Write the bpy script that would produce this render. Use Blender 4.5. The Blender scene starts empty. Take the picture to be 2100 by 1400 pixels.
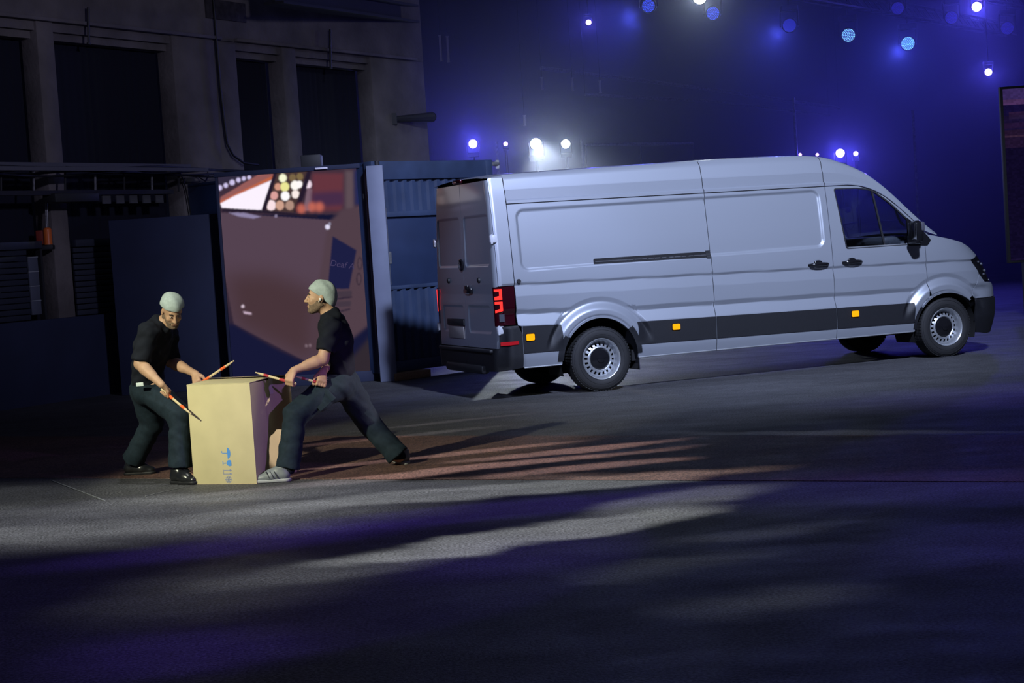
import bpy, bmesh, math, random
import numpy as np
from mathutils import Vector, Matrix
from mathutils.geometry import delaunay_2d_cdt

# ------------------------------------------------------------------ camera
scene = bpy.context.scene
COL = scene.collection
FPX, CAM_H, PITCH, ROLL = 3483.0, 1.64, -0.0556, -0.0656
_cp, _sp, _cr, _sr = math.cos(PITCH), math.sin(PITCH), math.cos(ROLL), math.sin(ROLL)
_fw = np.array([0, _cp, _sp]); _up = np.array([0, -_sp, _cp]); _ri = np.array([1.0, 0, 0])
_r2 = _cr * _ri + _sr * _up; _u2 = -_sr * _ri + _cr * _up
cam_data = bpy.data.cameras.new('camera')
cam = bpy.data.objects.new('camera', cam_data)
COL.objects.link(cam)
cam_data.sensor_width = 36.0
cam_data.lens = FPX / 2100 * 36.0
cam_data.clip_end = 300
cam.matrix_world = Matrix(((_r2[0], _u2[0], -_fw[0], 0), (_r2[1], _u2[1], -_fw[1], 0), (_r2[2], _u2[2], -_fw[2], CAM_H), (0, 0, 0, 1)))
scene.camera = cam

# ------------------------------------------------------------------ colour management and world
scene.view_settings.view_transform = 'Standard'
scene.view_settings.look = 'None'
scene.view_settings.gamma = 1
scene.view_settings.use_curve_mapping = False
scene.view_settings.exposure = 0.0
scene.cycles.volume_bounces = 0
scene.cycles.max_bounces = 5
scene.cycles.diffuse_bounces = 2
scene.cycles.glossy_bounces = 3
scene.cycles.caustics_reflective = False
scene.cycles.caustics_refractive = False
scene.cycles.sample_clamp_indirect = 3

def srgb(r, g, b):
    f = lambda c: (c / 255) / 12.92 if c <= 10 else ((c / 255 + 0.055) / 1.055) ** 2.4
    return (f(r), f(g), f(b), 1.0)

world = bpy.data.worlds.new('world')
scene.world = world
world.use_nodes = True
world.node_tree.nodes['Background'].inputs[0].default_value = srgb(120, 130, 215)
world.node_tree.nodes['Background'].inputs[1].default_value = 0.02

# ------------------------------------------------------------------ stage lights (unseen show lamps, plus an added rear fill and floor sheen spot)
def aim(o, target):
    d = Vector(target) - o.location
    o.rotation_euler = d.to_track_quat('-Z', 'Y').to_euler()

def spot(name, loc, target, power, color, size_deg, blend=0.4, radius=0.15):
    l = bpy.data.lights.new(name, 'SPOT')
    l.energy = power; l.color = color[:3]; l.spot_size = math.radians(size_deg)
    l.spot_blend = blend; l.shadow_soft_size = radius
    o = bpy.data.objects.new(name, l); COL.objects.link(o)
    o.location = loc; aim(o, target)
    return o

def gobo(name, loc, power, color, shapes, warp=0.35, wscale=(0.5, 1.6), cone=120, streak=-0.5, seed=0.0, radius=0.03):
    """profile spotlight hung straight above the stage with a gobo: soft-edged shapes (x, y, half length, half width, angle, edge, level) thrown on the floor"""
    l = bpy.data.lights.new(name, 'SPOT'); l.energy = power; l.color = color[:3]; l.spot_size = math.radians(cone); l.spot_blend = 0.1; l.shadow_soft_size = radius
    o = bpy.data.objects.new(name, l); COL.objects.link(o); o.location = loc
    l.use_nodes = True; nt = l.node_tree; N = nt.nodes.new; K = nt.links.new
    em = nt.nodes['Emission']
    def math_(op, a, b=None, c=None, clamp=False):
        n = N('ShaderNodeMath'); n.operation = op; n.use_clamp = clamp
        for i, v in enumerate((a, b, c)):
            if v is None: continue
            if isinstance(v, (int, float)): n.inputs[i].default_value = v
            else: K(v, n.inputs[i])
        return n.outputs[0]
    tc = N('ShaderNodeTexCoord'); sp = N('ShaderNodeSeparateXYZ'); K(tc.outputs['Normal'], sp.inputs[0])
    az = math_('ABSOLUTE', sp.outputs[2])
    gx = math_('MULTIPLY_ADD', math_('DIVIDE', sp.outputs[0], az), loc[2], loc[0])
    gy = math_('MULTIPLY_ADD', math_('DIVIDE', sp.outputs[1], az), loc[2], loc[1])
    cb_ = N('ShaderNodeCombineXYZ'); K(gx, cb_.inputs[0]); K(gy, cb_.inputs[1]); cb_.inputs[2].default_value = seed
    mp = N('ShaderNodeMapping'); mp.inputs['Rotation'].default_value = (0, 0, -streak); K(cb_.outputs[0], mp.inputs[0])
    m2_ = N('ShaderNodeMapping'); m2_.inputs['Scale'].default_value = (wscale[0], wscale[1], 1); K(mp.outputs[0], m2_.inputs[0])
    nz = N('ShaderNodeTexNoise'); nz.inputs['Scale'].default_value = 1.0; nz.inputs['Detail'].default_value = 3; K(m2_.outputs[0], nz.inputs['Vector'])
    sc = N('ShaderNodeSeparateColor'); K(nz.outputs['Color'], sc.inputs[0])
    gy2 = math_('ADD', gy, math_('MULTIPLY', math_('SUBTRACT', sc.outputs[1], 0.5), 2 * warp))
    gx2 = math_('ADD', gx, math_('MULTIPLY', math_('SUBTRACT', sc.outputs[0], 0.5), 2 * warp))
    tot = None
    for (x, y, a, b, ang, edge, lev) in shapes:
        ca, sa = math.cos(ang), math.sin(ang)
        dx_, dy_ = math_('SUBTRACT', gx2, x), math_('SUBTRACT', gy2, y)
        u = math_('MULTIPLY', math_('ADD', math_('MULTIPLY', dx_, ca), math_('MULTIPLY', dy_, sa)), 1 / a)
        v = math_('MULTIPLY', math_('ADD', math_('MULTIPLY', dx_, -sa), math_('MULTIPLY', dy_, ca)), 1 / b)
        r = math_('SQRT', math_('ADD', math_('MULTIPLY', u, u), math_('MULTIPLY', v, v)))
        rm = N('ShaderNodeMapRange'); rm.interpolation_type = 'SMOOTHSTEP'; K(r, rm.inputs[0])
        rm.inputs[1].default_value = 1 - edge; rm.inputs[2].default_value = 1 + edge; rm.inputs[3].default_value = lev; rm.inputs[4].default_value = 0
        tot = rm.outputs[0] if tot is None else math_('ADD', tot, rm.outputs[0])
    K(math_('MAXIMUM', tot, 0.0), em.inputs['Strength'])
    return o
world.node_tree.nodes['Background'].inputs[0].default_value = (0.50, 0.56, 1.0, 1)
world.node_tree.nodes['Background'].inputs[1].default_value = 0.049
spot('van_key', (4.2, 7.0, 10.5), (2.6, 20.5, 2.0), 18500, (0.61, 0.71, 1.0), 44, 1.0, 0.4)
spot('box_key', (-7.5, 4.0, 6.5), (-2.1, 13.0, 0.9), 6600, (0.97, 0.97, 0.70), 16, 0.5, 0.12)
spot('box_side', (8.5, 12.3, 4.3), (-1.74, 13.03, 0.40), 5200, (1.0, 0.82, 0.80), 3.4, 0.25, 0.03)
spot('violet_side', (7.0, 4.0, 4.0), (-1.75, 12.95, 0.4), 1700, (0.42, 0.20, 1.0), 7, 0.6, 0.1)
spot('wall_wash', (3.0, 9.0, 5.5), (-5.0, 25.0, 4.2), 1500, (0.68, 0.68, 1.0), 46, 0.8, 0.3)
spot('rear_fill', (-4.5, 8.0, 7.0), (0.1, 18.4, 1.4), 2900, (0.50, 0.60, 1.0), 13, 0.6, 0.3)  # added cool fill to lift the dark rear doors, not a show lamp
spot('low_back_lamp', (-0.9, 27.5, 0.9), (0.25, 19.9, 0.0), 500, (1.0, 0.95, 0.75), 12, 0.3, 0.03)
gobo('floor_gobo_white', (-1.0, 11.0, 9.0), 6200, (0.94, 0.97, 0.92), [
    (-3.2, 11.3, 2.3, 0.95, -0.15, 0.4, 0.50), (-2.9, 10.9, 1.5, 0.35, 0.0, 0.5, 0.35), (-1.2, 11.95, 1.6, 0.30, -0.1, 0.4, 0.45), (-0.2, 11.45, 1.7, 0.30, 0.10, 0.3, 0.9), (0.0, 9.60, 1.15, 0.30, 0.42, 0.25, 1.0), (0.95, 10.5, 0.7, 0.25, 0.6, 0.5, 0.55), (-0.9, 9.0, 0.8, 0.30, 0.50, 0.4, 0.22), (-1.5, 8.6, 0.7, 0.55, 0.8, 0.6, 0.10), (-3.4, 12.6, 1.7, 0.8, -0.3, 0.5, 0.28)], 0.30, wscale=(0.7, 2.0), cone=100)
gobo('floor_gobo_pink', (0.5, 13.0, 9.0), 5200, (1.0, 0.88, 0.86), [
    (-0.5, 12.65, 1.6, 0.16, 0.26, 0.4, 1.0), (0.35, 13.35, 0.9, 0.15, 0.28, 0.4, 0.9), (0.5, 12.3, 0.7, 0.16, 0.2, 0.4, 0.8), (-0.7, 13.6, 1.2, 0.10, 0.3, 0.4, 0.7), (-1.2, 15.2, 1.0, 0.12, 0.35, 0.5, 0.35), (-0.6, 16.3, 0.8, 0.10, 0.35, 0.5, 0.3)], 0.16, wscale=(0.7, 2.2), seed=3.0, cone=100)
gobo('floor_gobo_violet', (-0.6, 10.0, 9.0), 3000, (0.20, 0.09, 1.0), [(-2.2, 9.6, 2.9, 2.9, 0.0, 0.03, 0.11), (-0.3, 10.55, 1.5, 0.34, 0.15, 0.4, 0.55), (-1.7, 9.9, 1.0, 0.3, 0.3, 0.6, 0.5), (-0.1, 9.0, 0.6, 0.5, 0.3, 0.6, 0.30), (-1.5, 7.2, 0.5, 0.4, 0, 0.7, 0.35)], 0.05, cone=100)
gobo('floor_gobo_right', (3.0, 13.0, 9.0), 2400, (0.22, 0.16, 1.0), [(4.6, 15.6, 1.5, 0.9, 0.1, 0.6, 0.8), (2.3, 10.4, 1.6, 0.6, -0.3, 0.7, 0.5), (2.6, 8.4, 0.9, 0.5, 0.2, 0.8, 0.3)], 0.4, seed=7.0, cone=110)
gobo('floor_sheen_spot', (2.0, 11.0, 9.0), 2000, (0.80, 0.86, 1.0), [(1.05, 7.5, 0.40, 0.20, 0.3, 0.9, 0.38), (0.75, 8.4, 0.4, 0.18, 0.3, 0.8, 0.4), (1.2, 9.2, 0.5, 0.15, 0.3, 0.8, 0.35), (2.3, 13.55, 1.3, 0.12, -0.52, 0.8, 0.6), (1.6, 14.9, 2.0, 0.5, 0.1, 0.8, 0.2)], 0.3, wscale=(0.9, 2.6), seed=11.0, cone=110)  # added spot; its nearest patches stand in for back-light sheen on the asphalt


# ------------------------------------------------------------------ helpers
def ray(x, y):
    return _fw + _r2 * (x - 1050) / FPX - _u2 * (y - 700) / FPX
def at(x, y, Y):
    """point at world depth Y seen at photo position x, y"""
    d = ray(x, y); p = d * Y / d[1]
    return Vector((p[0], p[1], CAM_H + p[2]))
def on_floor(x, y, z=0.0):
    d = ray(x, y); p = d * (z - CAM_H) / d[2]
    return Vector((p[0], p[1], z))

def link(name, me, mat=None, parent=None):
    o = bpy.data.objects.new(name, me)
    if mat is not None:
        me.materials.append(mat)
    COL.objects.link(o)
    if parent is not None:
        o.parent = parent
    return o

def tag(o, label=None, cat=None, group=None, kind=None):
    if label: o['label'] = label
    if cat: o['category'] = cat
    if group: o['group'] = group
    if kind: o['kind'] = kind
    return o

def empty(name, loc=(0, 0, 0), rz=0.0):
    o = bpy.data.objects.new(name, None); COL.objects.link(o)
    o.location = loc; o.rotation_euler = (0, 0, rz); o.empty_display_size = 0.1
    return o

def copy_tree(o, parent=None):
    c = o.copy(); COL.objects.link(c)
    if parent is not None: c.parent = parent
    for ch in list(o.children): copy_tree(ch, c)
    return c

def raw_mesh(name, verts, faces, mat=None, parent=None, smooth=True, angle=35):
    me = bpy.data.meshes.new(name)
    me.from_pydata([tuple(map(float, v)) for v in verts], [], [tuple(map(int, f)) for f in faces])
    me.update()
    if smooth:
        me.shade_smooth()
        me.set_sharp_from_angle(angle=math.radians(angle))
    return link(name, me, mat, parent)

class MB:
    """collects simple shapes into one mesh"""
    def __init__(s): s.v = []; s.f = []
    def add(s, verts, faces, M=None):
        b = len(s.v)
        for p in verts:
            p = Vector(p)
            s.v.append(M @ p if M is not None else p)
        s.f += [tuple(b + i for i in f) for f in faces]
        return s
    def box(s, c, size, M=None, bevel=0.0):
        hx, hy, hz = size[0] / 2, size[1] / 2, size[2] / 2
        if bevel <= 0:
            vs = [(c[0] + sx * hx, c[1] + sy * hy, c[2] + sz * hz) for sx in (-1, 1) for sy in (-1, 1) for sz in (-1, 1)]
            fs = [(0, 1, 3, 2), (4, 6, 7, 5), (0, 4, 5, 1), (2, 3, 7, 6), (0, 2, 6, 4), (1, 5, 7, 3)]
            return s.add(vs, fs, M)
        bm = bmesh.new(); bmesh.ops.create_cube(bm, size=1)
        for v in bm.verts: v.co = Vector((c[0] + v.co.x * size[0], c[1] + v.co.y * size[1], c[2] + v.co.z * size[2]))
        bmesh.ops.bevel(bm, geom=list(bm.edges), offset=bevel, segments=2, affect='EDGES', profile=0.5)
        return s.bm(bm, M)
    def bm(s, bm, M=None):
        bm.verts.index_update()
        s.add([v.co.copy() for v in bm.verts], [[v.index for v in f.verts] for f in bm.faces], M)
        bm.free(); return s
    def cyl(s, p0, p1, r0, r1=None, n=16, caps=True):
        r1 = r0 if r1 is None else r1
        p0, p1 = Vector(p0), Vector(p1); d = (p1 - p0).normalized()
        a = d.orthogonal().normalized(); b = d.cross(a)
        vs = []
        for p, r in ((p0, r0), (p1, r1)):
            for i in range(n):
                t = 2 * math.pi * i / n
                vs.append(p + a * (r * math.cos(t)) + b * (r * math.sin(t)))
        fs = [(i, (i + 1) % n, n + (i + 1) % n, n + i) for i in range(n)]
        if caps: fs += [tuple(range(n - 1, -1, -1)), tuple(range(n, 2 * n))]
        return s.add(vs, fs)
    def tube(s, pts, r, n=8):
        pts = [Vector(p) for p in pts]; rings = []
        up = None
        for i, p in enumerate(pts):
            d = (pts[min(i + 1, len(pts) - 1)] - pts[max(i - 1, 0)]).normalized()
            if up is None: up = d.orthogonal().normalized()
            up = (up - d * up.dot(d)).normalized(); b = d.cross(up)
            rings.append([p + (up * math.cos(2 * math.pi * k / n) + b * math.sin(2 * math.pi * k / n)) * (r[i] if isinstance(r, (list, tuple)) else r) for k in range(n)])
        vs = [v for q in rings for v in q]; fs = []
        for i in range(len(pts) - 1):
            for k in range(n):
                fs.append((i * n + k, i * n + (k + 1) % n, (i + 1) * n + (k + 1) % n, (i + 1) * n + k))
        fs += [tuple(range(n - 1, -1, -1)), tuple(range((len(pts) - 1) * n, len(pts) * n))]
        return s.add(vs, fs)
    def lathe(s, prof, M=None, n=32, close=False):
        """profile [(radius, height)] turned about local Z"""
        vs = [(r * math.cos(2 * math.pi * k / n), r * math.sin(2 * math.pi * k / n), h) for r, h in prof for k in range(n)]
        fs = []
        m = len(prof)
        for i in range(m if close else m - 1):
            j = (i + 1) % m
            for k in range(n):
                fs.append((i * n + k, i * n + (k + 1) % n, j * n + (k + 1) % n, j * n + k))
        return s.add(vs, fs, M)
    def ball(s, c, r, n=12, M=None):
        bm = bmesh.new(); bmesh.ops.create_uvsphere(bm, u_segments=n, v_segments=max(6, n // 2), radius=1)
        rr = (r, r, r) if not isinstance(r, (list, tuple)) else r
        for v in bm.verts: v.co = Vector((c[0] + v.co.x * rr[0], c[1] + v.co.y * rr[1], c[2] + v.co.z * rr[2]))
        return s.bm(bm, M)
    def prism(s, poly, z0, z1, M=None):
        n = len(poly)
        vs = [(x, y, z0) for x, y in poly] + [(x, y, z1) for x, y in poly]
        fs = [tuple(range(n - 1, -1, -1)), tuple(range(n, 2 * n))] + [(i, (i + 1) % n, n + (i + 1) % n, n + i) for i in range(n)]
        return s.add(vs, fs, M)
    def build(s, name, mat=None, parent=None, smooth=True, angle=35):
        return raw_mesh(name, s.v, s.f, mat, parent, smooth, angle)

# ------------------------------------------------------------------ materials
MATS = {}
def mat(name, rgb, rough=0.5, metal=0.0, coat=0.0, emit=None, emit_s=0.0, noise=None, bump=None, spec=0.5, alpha=None, trans=0.0):
    if name in MATS: return MATS[name]
    m = bpy.data.materials.new(name); m.use_nodes = True
    nt = m.node_tree; b = nt.nodes['Principled BSDF']
    b.inputs['Base Color'].default_value = rgb
    b.inputs['Roughness'].default_value = rough
    b.inputs['Metallic'].default_value = metal
    b.inputs['Coat Weight'].default_value = coat
    b.inputs['Coat Roughness'].default_value = 0.08
    b.inputs['Specular IOR Level'].default_value = spec
    b.inputs['Transmission Weight'].default_value = trans
    if emit is not None:
        b.inputs['Emission Color'].default_value = emit
        b.inputs['Emission Strength'].default_value = emit_s
    if noise or bump:
        tc = nt.nodes.new('ShaderNodeTexCoord')
    if noise:      # (scale, amount, stretch)
        mp = nt.nodes.new('ShaderNodeMapping'); mp.inputs['Scale'].default_value = noise[2] if len(noise) > 2 else (1, 1, 1)
        nz = nt.nodes.new('ShaderNodeTexNoise'); nz.inputs['Scale'].default_value = noise[0]; nz.inputs['Detail'].default_value = 5
        nt.links.new(tc.outputs['Object'], mp.inputs[0]); nt.links.new(mp.outputs[0], nz.inputs['Vector'])
        rm = nt.nodes.new('ShaderNodeMapRange'); rm.inputs[1].default_value = 0.3; rm.inputs[2].default_value = 0.7
        rm.inputs[3].default_value = 1 - noise[1]; rm.inputs[4].default_value = 1 + noise[1]
        nt.links.new(nz.outputs['Fac'], rm.inputs[0])
        mx = nt.nodes.new('ShaderNodeMix'); mx.data_type = 'RGBA'; mx.blend_type = 'MULTIPLY'; mx.inputs[0].default_value = 1
        mx.inputs[6].default_value = rgb
        nt.links.new(rm.outputs[0], mx.inputs[7]); nt.links.new(mx.outputs[2], b.inputs['Base Color'])
    if bump:       # (scale, strength, distance)
        nb = nt.nodes.new('ShaderNodeTexNoise'); nb.inputs['Scale'].default_value = bump[0]; nb.inputs['Detail'].default_value = 4
        nt.links.new(tc.outputs['Object'], nb.inputs['Vector'])
        bp = nt.nodes.new('ShaderNodeBump'); bp.inputs['Strength'].default_value = bump[1]; bp.inputs['Distance'].default_value = bump[2]
        nt.links.new(nb.outputs['Fac'], bp.inputs['Height']); nt.links.new(bp.outputs[0], b.inputs['Normal'])
    MATS[name] = m
    return m

def glow(name, rgb, strength):
    if name in MATS: return MATS[name]
    m = bpy.data.materials.new(name); m.use_nodes = True
    nt = m.node_tree; nt.nodes.remove(nt.nodes['Principled BSDF'])
    e = nt.nodes.new('ShaderNodeEmission'); e.inputs[0].default_value = rgb; e.inputs[1].default_value = strength
    nt.links.new(e.outputs[0], nt.nodes['Material Output'].inputs[0])
    MATS[name] = m
    return m

def glass(name, tint, clear=0.85):
    """thin tinted window glass: mostly clear with a mirror-like gloss at grazing angles"""
    if name in MATS: return MATS[name]
    m = bpy.data.materials.new(name); m.use_nodes = True
    nt = m.node_tree; nt.nodes.remove(nt.nodes['Principled BSDF'])
    t = nt.nodes.new('ShaderNodeBsdfTransparent'); t.inputs[0].default_value = tint
    g = nt.nodes.new('ShaderNodeBsdfGlossy'); g.inputs['Roughness'].default_value = 0.03
    lw = nt.nodes.new('ShaderNodeLayerWeight'); lw.inputs[0].default_value = 0.5
    pw_ = nt.nodes.new('ShaderNodeMath'); pw_.operation = 'POWER'; pw_.inputs[1].default_value = 4.5; nt.links.new(lw.outputs['Facing'], pw_.inputs[0])
    fr = nt.nodes.new('ShaderNodeMath'); fr.operation = 'MULTIPLY_ADD'; fr.inputs[1].default_value = 0.9; fr.inputs[2].default_value = 0.05; nt.links.new(pw_.outputs[0], fr.inputs[0])
    mx = nt.nodes.new('ShaderNodeMixShader')
    nt.links.new(fr.outputs[0], mx.inputs[0]); nt.links.new(t.outputs[0], mx.inputs[1]); nt.links.new(g.outputs[0], mx.inputs[2])
    nt.links.new(mx.outputs[0], nt.nodes['Material Output'].inputs[0])
    MATS[name] = m
    return m

M_PAINT = mat('silver_paint', (0.34, 0.365, 0.42, 1), rough=0.38, metal=0.45, coat=0.6, spec=0.5)
M_BLACK = mat('black_plastic', (0.008, 0.0085, 0.012, 1), rough=0.6, noise=(40, 0.15))
M_GLOSSBLACK = mat('gloss_black', (0.008, 0.008, 0.010, 1), rough=0.12)
M_DARK = mat('dark_inside', (0.006, 0.006, 0.008, 1), rough=0.9)
M_RUBBER = mat('tyre_rubber', (0.012, 0.012, 0.014, 1), rough=0.75, bump=(60, 0.2, 0.002))
M_STEEL = mat('rim_silver', (0.50, 0.52, 0.55, 1), rough=0.32, metal=0.7)
M_CHROME = mat('chrome', (0.7, 0.7, 0.72, 1), rough=0.15, metal=1.0)
M_TRIM = mat('cab_plastic', (0.04, 0.042, 0.05, 1), rough=0.6, noise=(30, 0.2))
M_GLASS = glass('cab_glass', (0.78, 0.84, 0.92, 1))
M_REDLENS = mat('red_lens', (0.022, 0.001, 0.004, 1), rough=0.08, coat=0.6)
M_REDLIT = glow('red_lit', (1.0, 0.035, 0.03, 1), 1.6)
M_REDREF = mat('red_reflector_glow', (0.35, 0.01, 0.015, 1), rough=0.2, emit=(1, 0.01, 0.02, 1), emit_s=0.07)  # weak emission stands in for light thrown back by the reflector
M_AMBER = glow('amber_lit', (1.0, 0.42, 0.006, 1), 1.25)
M_LAMPCLEAR = mat('lamp_clear', (0.16, 0.17, 0.21, 1), rough=0.1, metal=0.6, coat=1.0)
M_PLATE = mat('plate_white', (0.22, 0.20, 0.20, 1), rough=0.5)
# ================================================================== the hall
M_CONC = mat('old_concrete', (0.135, 0.118, 0.118, 1), rough=0.9, noise=(1.6, 0.30), bump=(14, 0.5, 0.02))
M_NAVY = mat('navy_flat_paint', (0.017, 0.023, 0.062, 1), rough=0.8, noise=(2, 0.12))
M_CURT = mat('black_curtain', (0.005, 0.006, 0.018, 1), rough=1.0)
M_POST = mat('grey_blue_paint', (0.16, 0.18, 0.27, 1), rough=0.6, noise=(3, 0.10))
M_CONT = mat('container_blue', (0.030, 0.048, 0.105, 1), rough=0.55, noise=(3, 0.2))
M_CONTD = mat('container_panel', (0.018, 0.032, 0.085, 1), rough=0.5, noise=(2, 0.15))
M_IRON = mat('dark_steel', (0.03, 0.03, 0.035, 1), rough=0.6, metal=0.3)
M_GALV = mat('worn_steel', (0.22, 0.22, 0.24, 1), rough=0.5, metal=0.4, noise=(20, 0.3))
M_WOOD = mat('raw_timber', (0.30, 0.20, 0.11, 1), rough=0.8, noise=(12, 0.3, (1, 8, 8)))
M_CABLE = mat('black_cable', (0.008, 0.008, 0.009, 1), rough=0.6)

# ---- floor: coarse dark asphalt
def asphalt(name, rgb, vary, rough):
    m = bpy.data.materials.new(name); m.use_nodes = True
    nt = m.node_tree; b = nt.nodes['Principled BSDF']; N = nt.nodes.new; L = nt.links.new
    g = N('ShaderNodeNewGeometry')
    def noise(scale, detail, stretch=(1, 1, 1), rot=0.0):
        mp = N('ShaderNodeMapping'); mp.inputs['Scale'].default_value = stretch; mp.inputs['Rotation'].default_value = (0, 0, rot)
        n = N('ShaderNodeTexNoise'); n.inputs['Scale'].default_value = scale; n.inputs['Detail'].default_value = detail; n.inputs['Roughness'].default_value = 0.65
        L(g.outputs['Position'], mp.inputs[0]); L(mp.outputs[0], n.inputs['Vector']); return n
    def rng(n, a, b_, lo=0.3, hi=0.7):
        r = N('ShaderNodeMapRange'); r.inputs[1].default_value = lo; r.inputs[2].default_value = hi; r.inputs[3].default_value = a; r.inputs[4].default_value = b_
        L(n.outputs['Fac'], r.inputs[0]); return r
    def mul(a, b_):
        k = N('ShaderNodeMath'); k.operation = 'MULTIPLY'; L(a.outputs[0], k.inputs[0]); L(b_.outputs[0], k.inputs[1]); return k
    big = rng(noise(0.5, 4, (1, 2.0, 1), -0.5), 1 - vary, 1 + vary)
    mid = rng(noise(6, 6), 0.82, 1.18)
    fine = rng(noise(62, 2), 0.25, 2.0, 0.36, 0.66)
    tot = mul(mul(big, mid), fine)
    mx = N('ShaderNodeMix'); mx.data_type = 'RGBA'; mx.blend_type = 'MULTIPLY'; mx.inputs[0].default_value = 1; mx.inputs[6].default_value = rgb
    L(tot.outputs[0], mx.inputs[7]); L(mx.outputs[2], b.inputs['Base Color'])
    rr = rng(noise(1.3, 5, (1, 2, 1), -0.5), rough - 0.12, rough + 0.12); L(rr.outputs[0], b.inputs['Roughness'])
    b.inputs['Specular IOR Level'].default_value = 0.35
    bp = N('ShaderNodeBump'); bp.inputs['Strength'].default_value = 0.7; bp.inputs['Distance'].default_value = 0.012
    L(noise(70, 4).outputs['Fac'], bp.inputs['Height']); L(bp.outputs[0], b.inputs['Normal'])
    return m
M_ASPH = asphalt('asphalt', (0.060, 0.060, 0.066, 1), 0.30, 0.62)
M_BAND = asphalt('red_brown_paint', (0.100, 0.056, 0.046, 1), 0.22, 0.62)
floor = MB().box((4, 30, -0.1), (60, 72, 0.2)).build('floor', M_ASPH, smooth=False); tag(floor, 'dark grey coarse asphalt floor of the hall', kind='structure')
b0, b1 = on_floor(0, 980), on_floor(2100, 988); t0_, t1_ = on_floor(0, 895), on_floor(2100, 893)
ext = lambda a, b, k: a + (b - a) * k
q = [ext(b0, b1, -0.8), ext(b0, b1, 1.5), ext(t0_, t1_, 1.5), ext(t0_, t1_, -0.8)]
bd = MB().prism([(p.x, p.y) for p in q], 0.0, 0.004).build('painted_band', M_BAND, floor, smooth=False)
M_CHALK = mat('chalk_white', (0.14, 0.145, 0.155, 1), rough=0.9, noise=(60, 0.5))
for (xa, ya, xb, yb, w) in ((105, 985, 215, 1027, 0.013), (298, 1018, 378, 999, 0.008)):
    a, b = on_floor(xa, ya), on_floor(xb, yb); d = (b - a).normalized(); n = Vector((-d.y, d.x, 0)) * w / 2
    MB().prism([((a + n).x, (a + n).y), ((a - n).x, (a - n).y), ((b - n).x, (b - n).y), ((b + n).x, (b + n).y)], 0.0, 0.005).build('chalk_line', M_CHALK, floor, smooth=False)

# ---- old concrete wall with tall openings, running away to the right
WP, WD, WN = Vector((-1.55, 30.0, 0)), Vector((0.515, 0.857, 0)).normalized(), Vector((0.857, -0.515, 0)).normalized()
MW = Matrix(((WD.x, WN.x, 0, WP.x), (WD.y, WN.y, 0, WP.y), (0, 0, 1, 0), (0, 0, 0, 1)))      # local: t along, n out, z up
def wb(mb, t0, t1, z0, z1, n0, n1, bevel=0.0):
    return mb.box(((t0 + t1) / 2, (n0 + n1) / 2, (z0 + z1) / 2), (t1 - t0, n1 - n0, z1 - z0), MW, bevel)
m = MB()
wb(m, -13, 0.58, 5.02, 8.6, -0.30, 0.0)
wall = m.build('wall_left', M_CONC, smooth=False); tag(wall, 'weathered concrete wall with tall dark openings on the left', kind='structure')
for (t0, t1) in ((-8.62, -8.32), (-6.00, -5.08), (-5.08, -4.54), (-3.45, -3.10), (-1.05, 0.58)):
    m = MB(); wb(m, t0, t1, 0, 5.02, -0.30, 0.0 if t0 != -5.08 else -0.03, 0.012)
    m.build('pillar', M_CONC, wall)
for (t0, t1) in ((-13, -4.95), (-4.60, 0.30)):
    m = MB(); wb(m, t0, t1, 5.02, 5.07, -0.02, 0.07, 0.01); m.build('ledge', M_CONC, wall)
for (t0, t1) in ((-13, -8.62), (-8.32, -6.0), (-4.54, -3.45), (-3.1, -1.05)):
    m = MB(); wb(m, t0, t1, 4.90, 5.02, -0.30, -0.04); m.build('lintel', M_CONC, wall, smooth=False)
    m = MB(); wb(m, t0, t1, 4.80, 4.90, -0.30, -0.12); m.build('lintel', M_CONC, wall, smooth=False)
    # gathered black curtain filling the opening
    vs, fs = [], []; n = int((t1 - t0) * 26)
    for i in range(n + 1):
        t = t0 + (t1 - t0) * i / n
        for z in (0.0, 4.85):
            vs.append(MW @ Vector((t, -0.34 + 0.012 * math.sin(i * 1.7) * (0.6 + 0.4 * math.sin(i * 0.31)), z)))
    for i in range(n): fs.append((2 * i, 2 * i + 2, 2 * i + 3, 2 * i + 1))
    raw_mesh('curtain', vs, fs, M_CURT, wall)
m = MB(); wb(m, -13, -5.0, 0.0, 1.09, 0.02, 0.20); lw = m.build('wall_base', M_NAVY, smooth=False); tag(lw, 'low dark masking wall along the foot of the concrete pillars', kind='structure')
# faded dark board on the wall
m = MB(); wb(m, -5.22, -4.30, 5.33, 5.62, 0.0, 0.03, 0.005)
bo = m.build('notice_board', mat('faded_board', (0.035, 0.03, 0.035, 1), rough=0.9, noise=(9, 0.5)), None); tag(bo, 'faded dark board fixed high on the concrete wall', 'board')
# hanging cable
c_ = MB(); pts = [(437, -6), (441, 45), (445, 100), (452, 180), (460, 250), (466, 295), (478, 318), (500, 334), (530, 338)]
def onwall(x, y, n=0.0):
    d = ray(x, y); nn = np.array([WN.x, WN.y]); P = np.array([WP.x, WP.y]) + nn * n
    t = (P @ nn) / (d[:2] @ nn); p = d * t
    return Vector((p[0], p[1], CAM_H + p[2]))
c_.tube([onwall(x, y, 0.06) for x, y in pts], 0.018, 8)
o = c_.build('cable', M_CABLE); tag(o, 'black cable hanging down the concrete wall between two openings', 'cable')
# slim hanging rods in front of the lintels
for i, (x, y0, y1) in enumerate(((181, 15, 88), (677, 60, 138))):
    m = MB(); m.cyl(onwall(x, y0, 0.10), onwall(x + 1, y1, 0.10), 0.018, n=8); m.cyl(onwall(x + 1, y1, 0.10), onwall(x + 1, y1 + 4, 0.10), 0.03, n=8)
    o = m.build('pendant_rod', M_IRON); tag(o, ('thin pendant rod above the first wide opening', 'thin pendant rod above the fourth opening')[i], 'rod')
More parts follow.
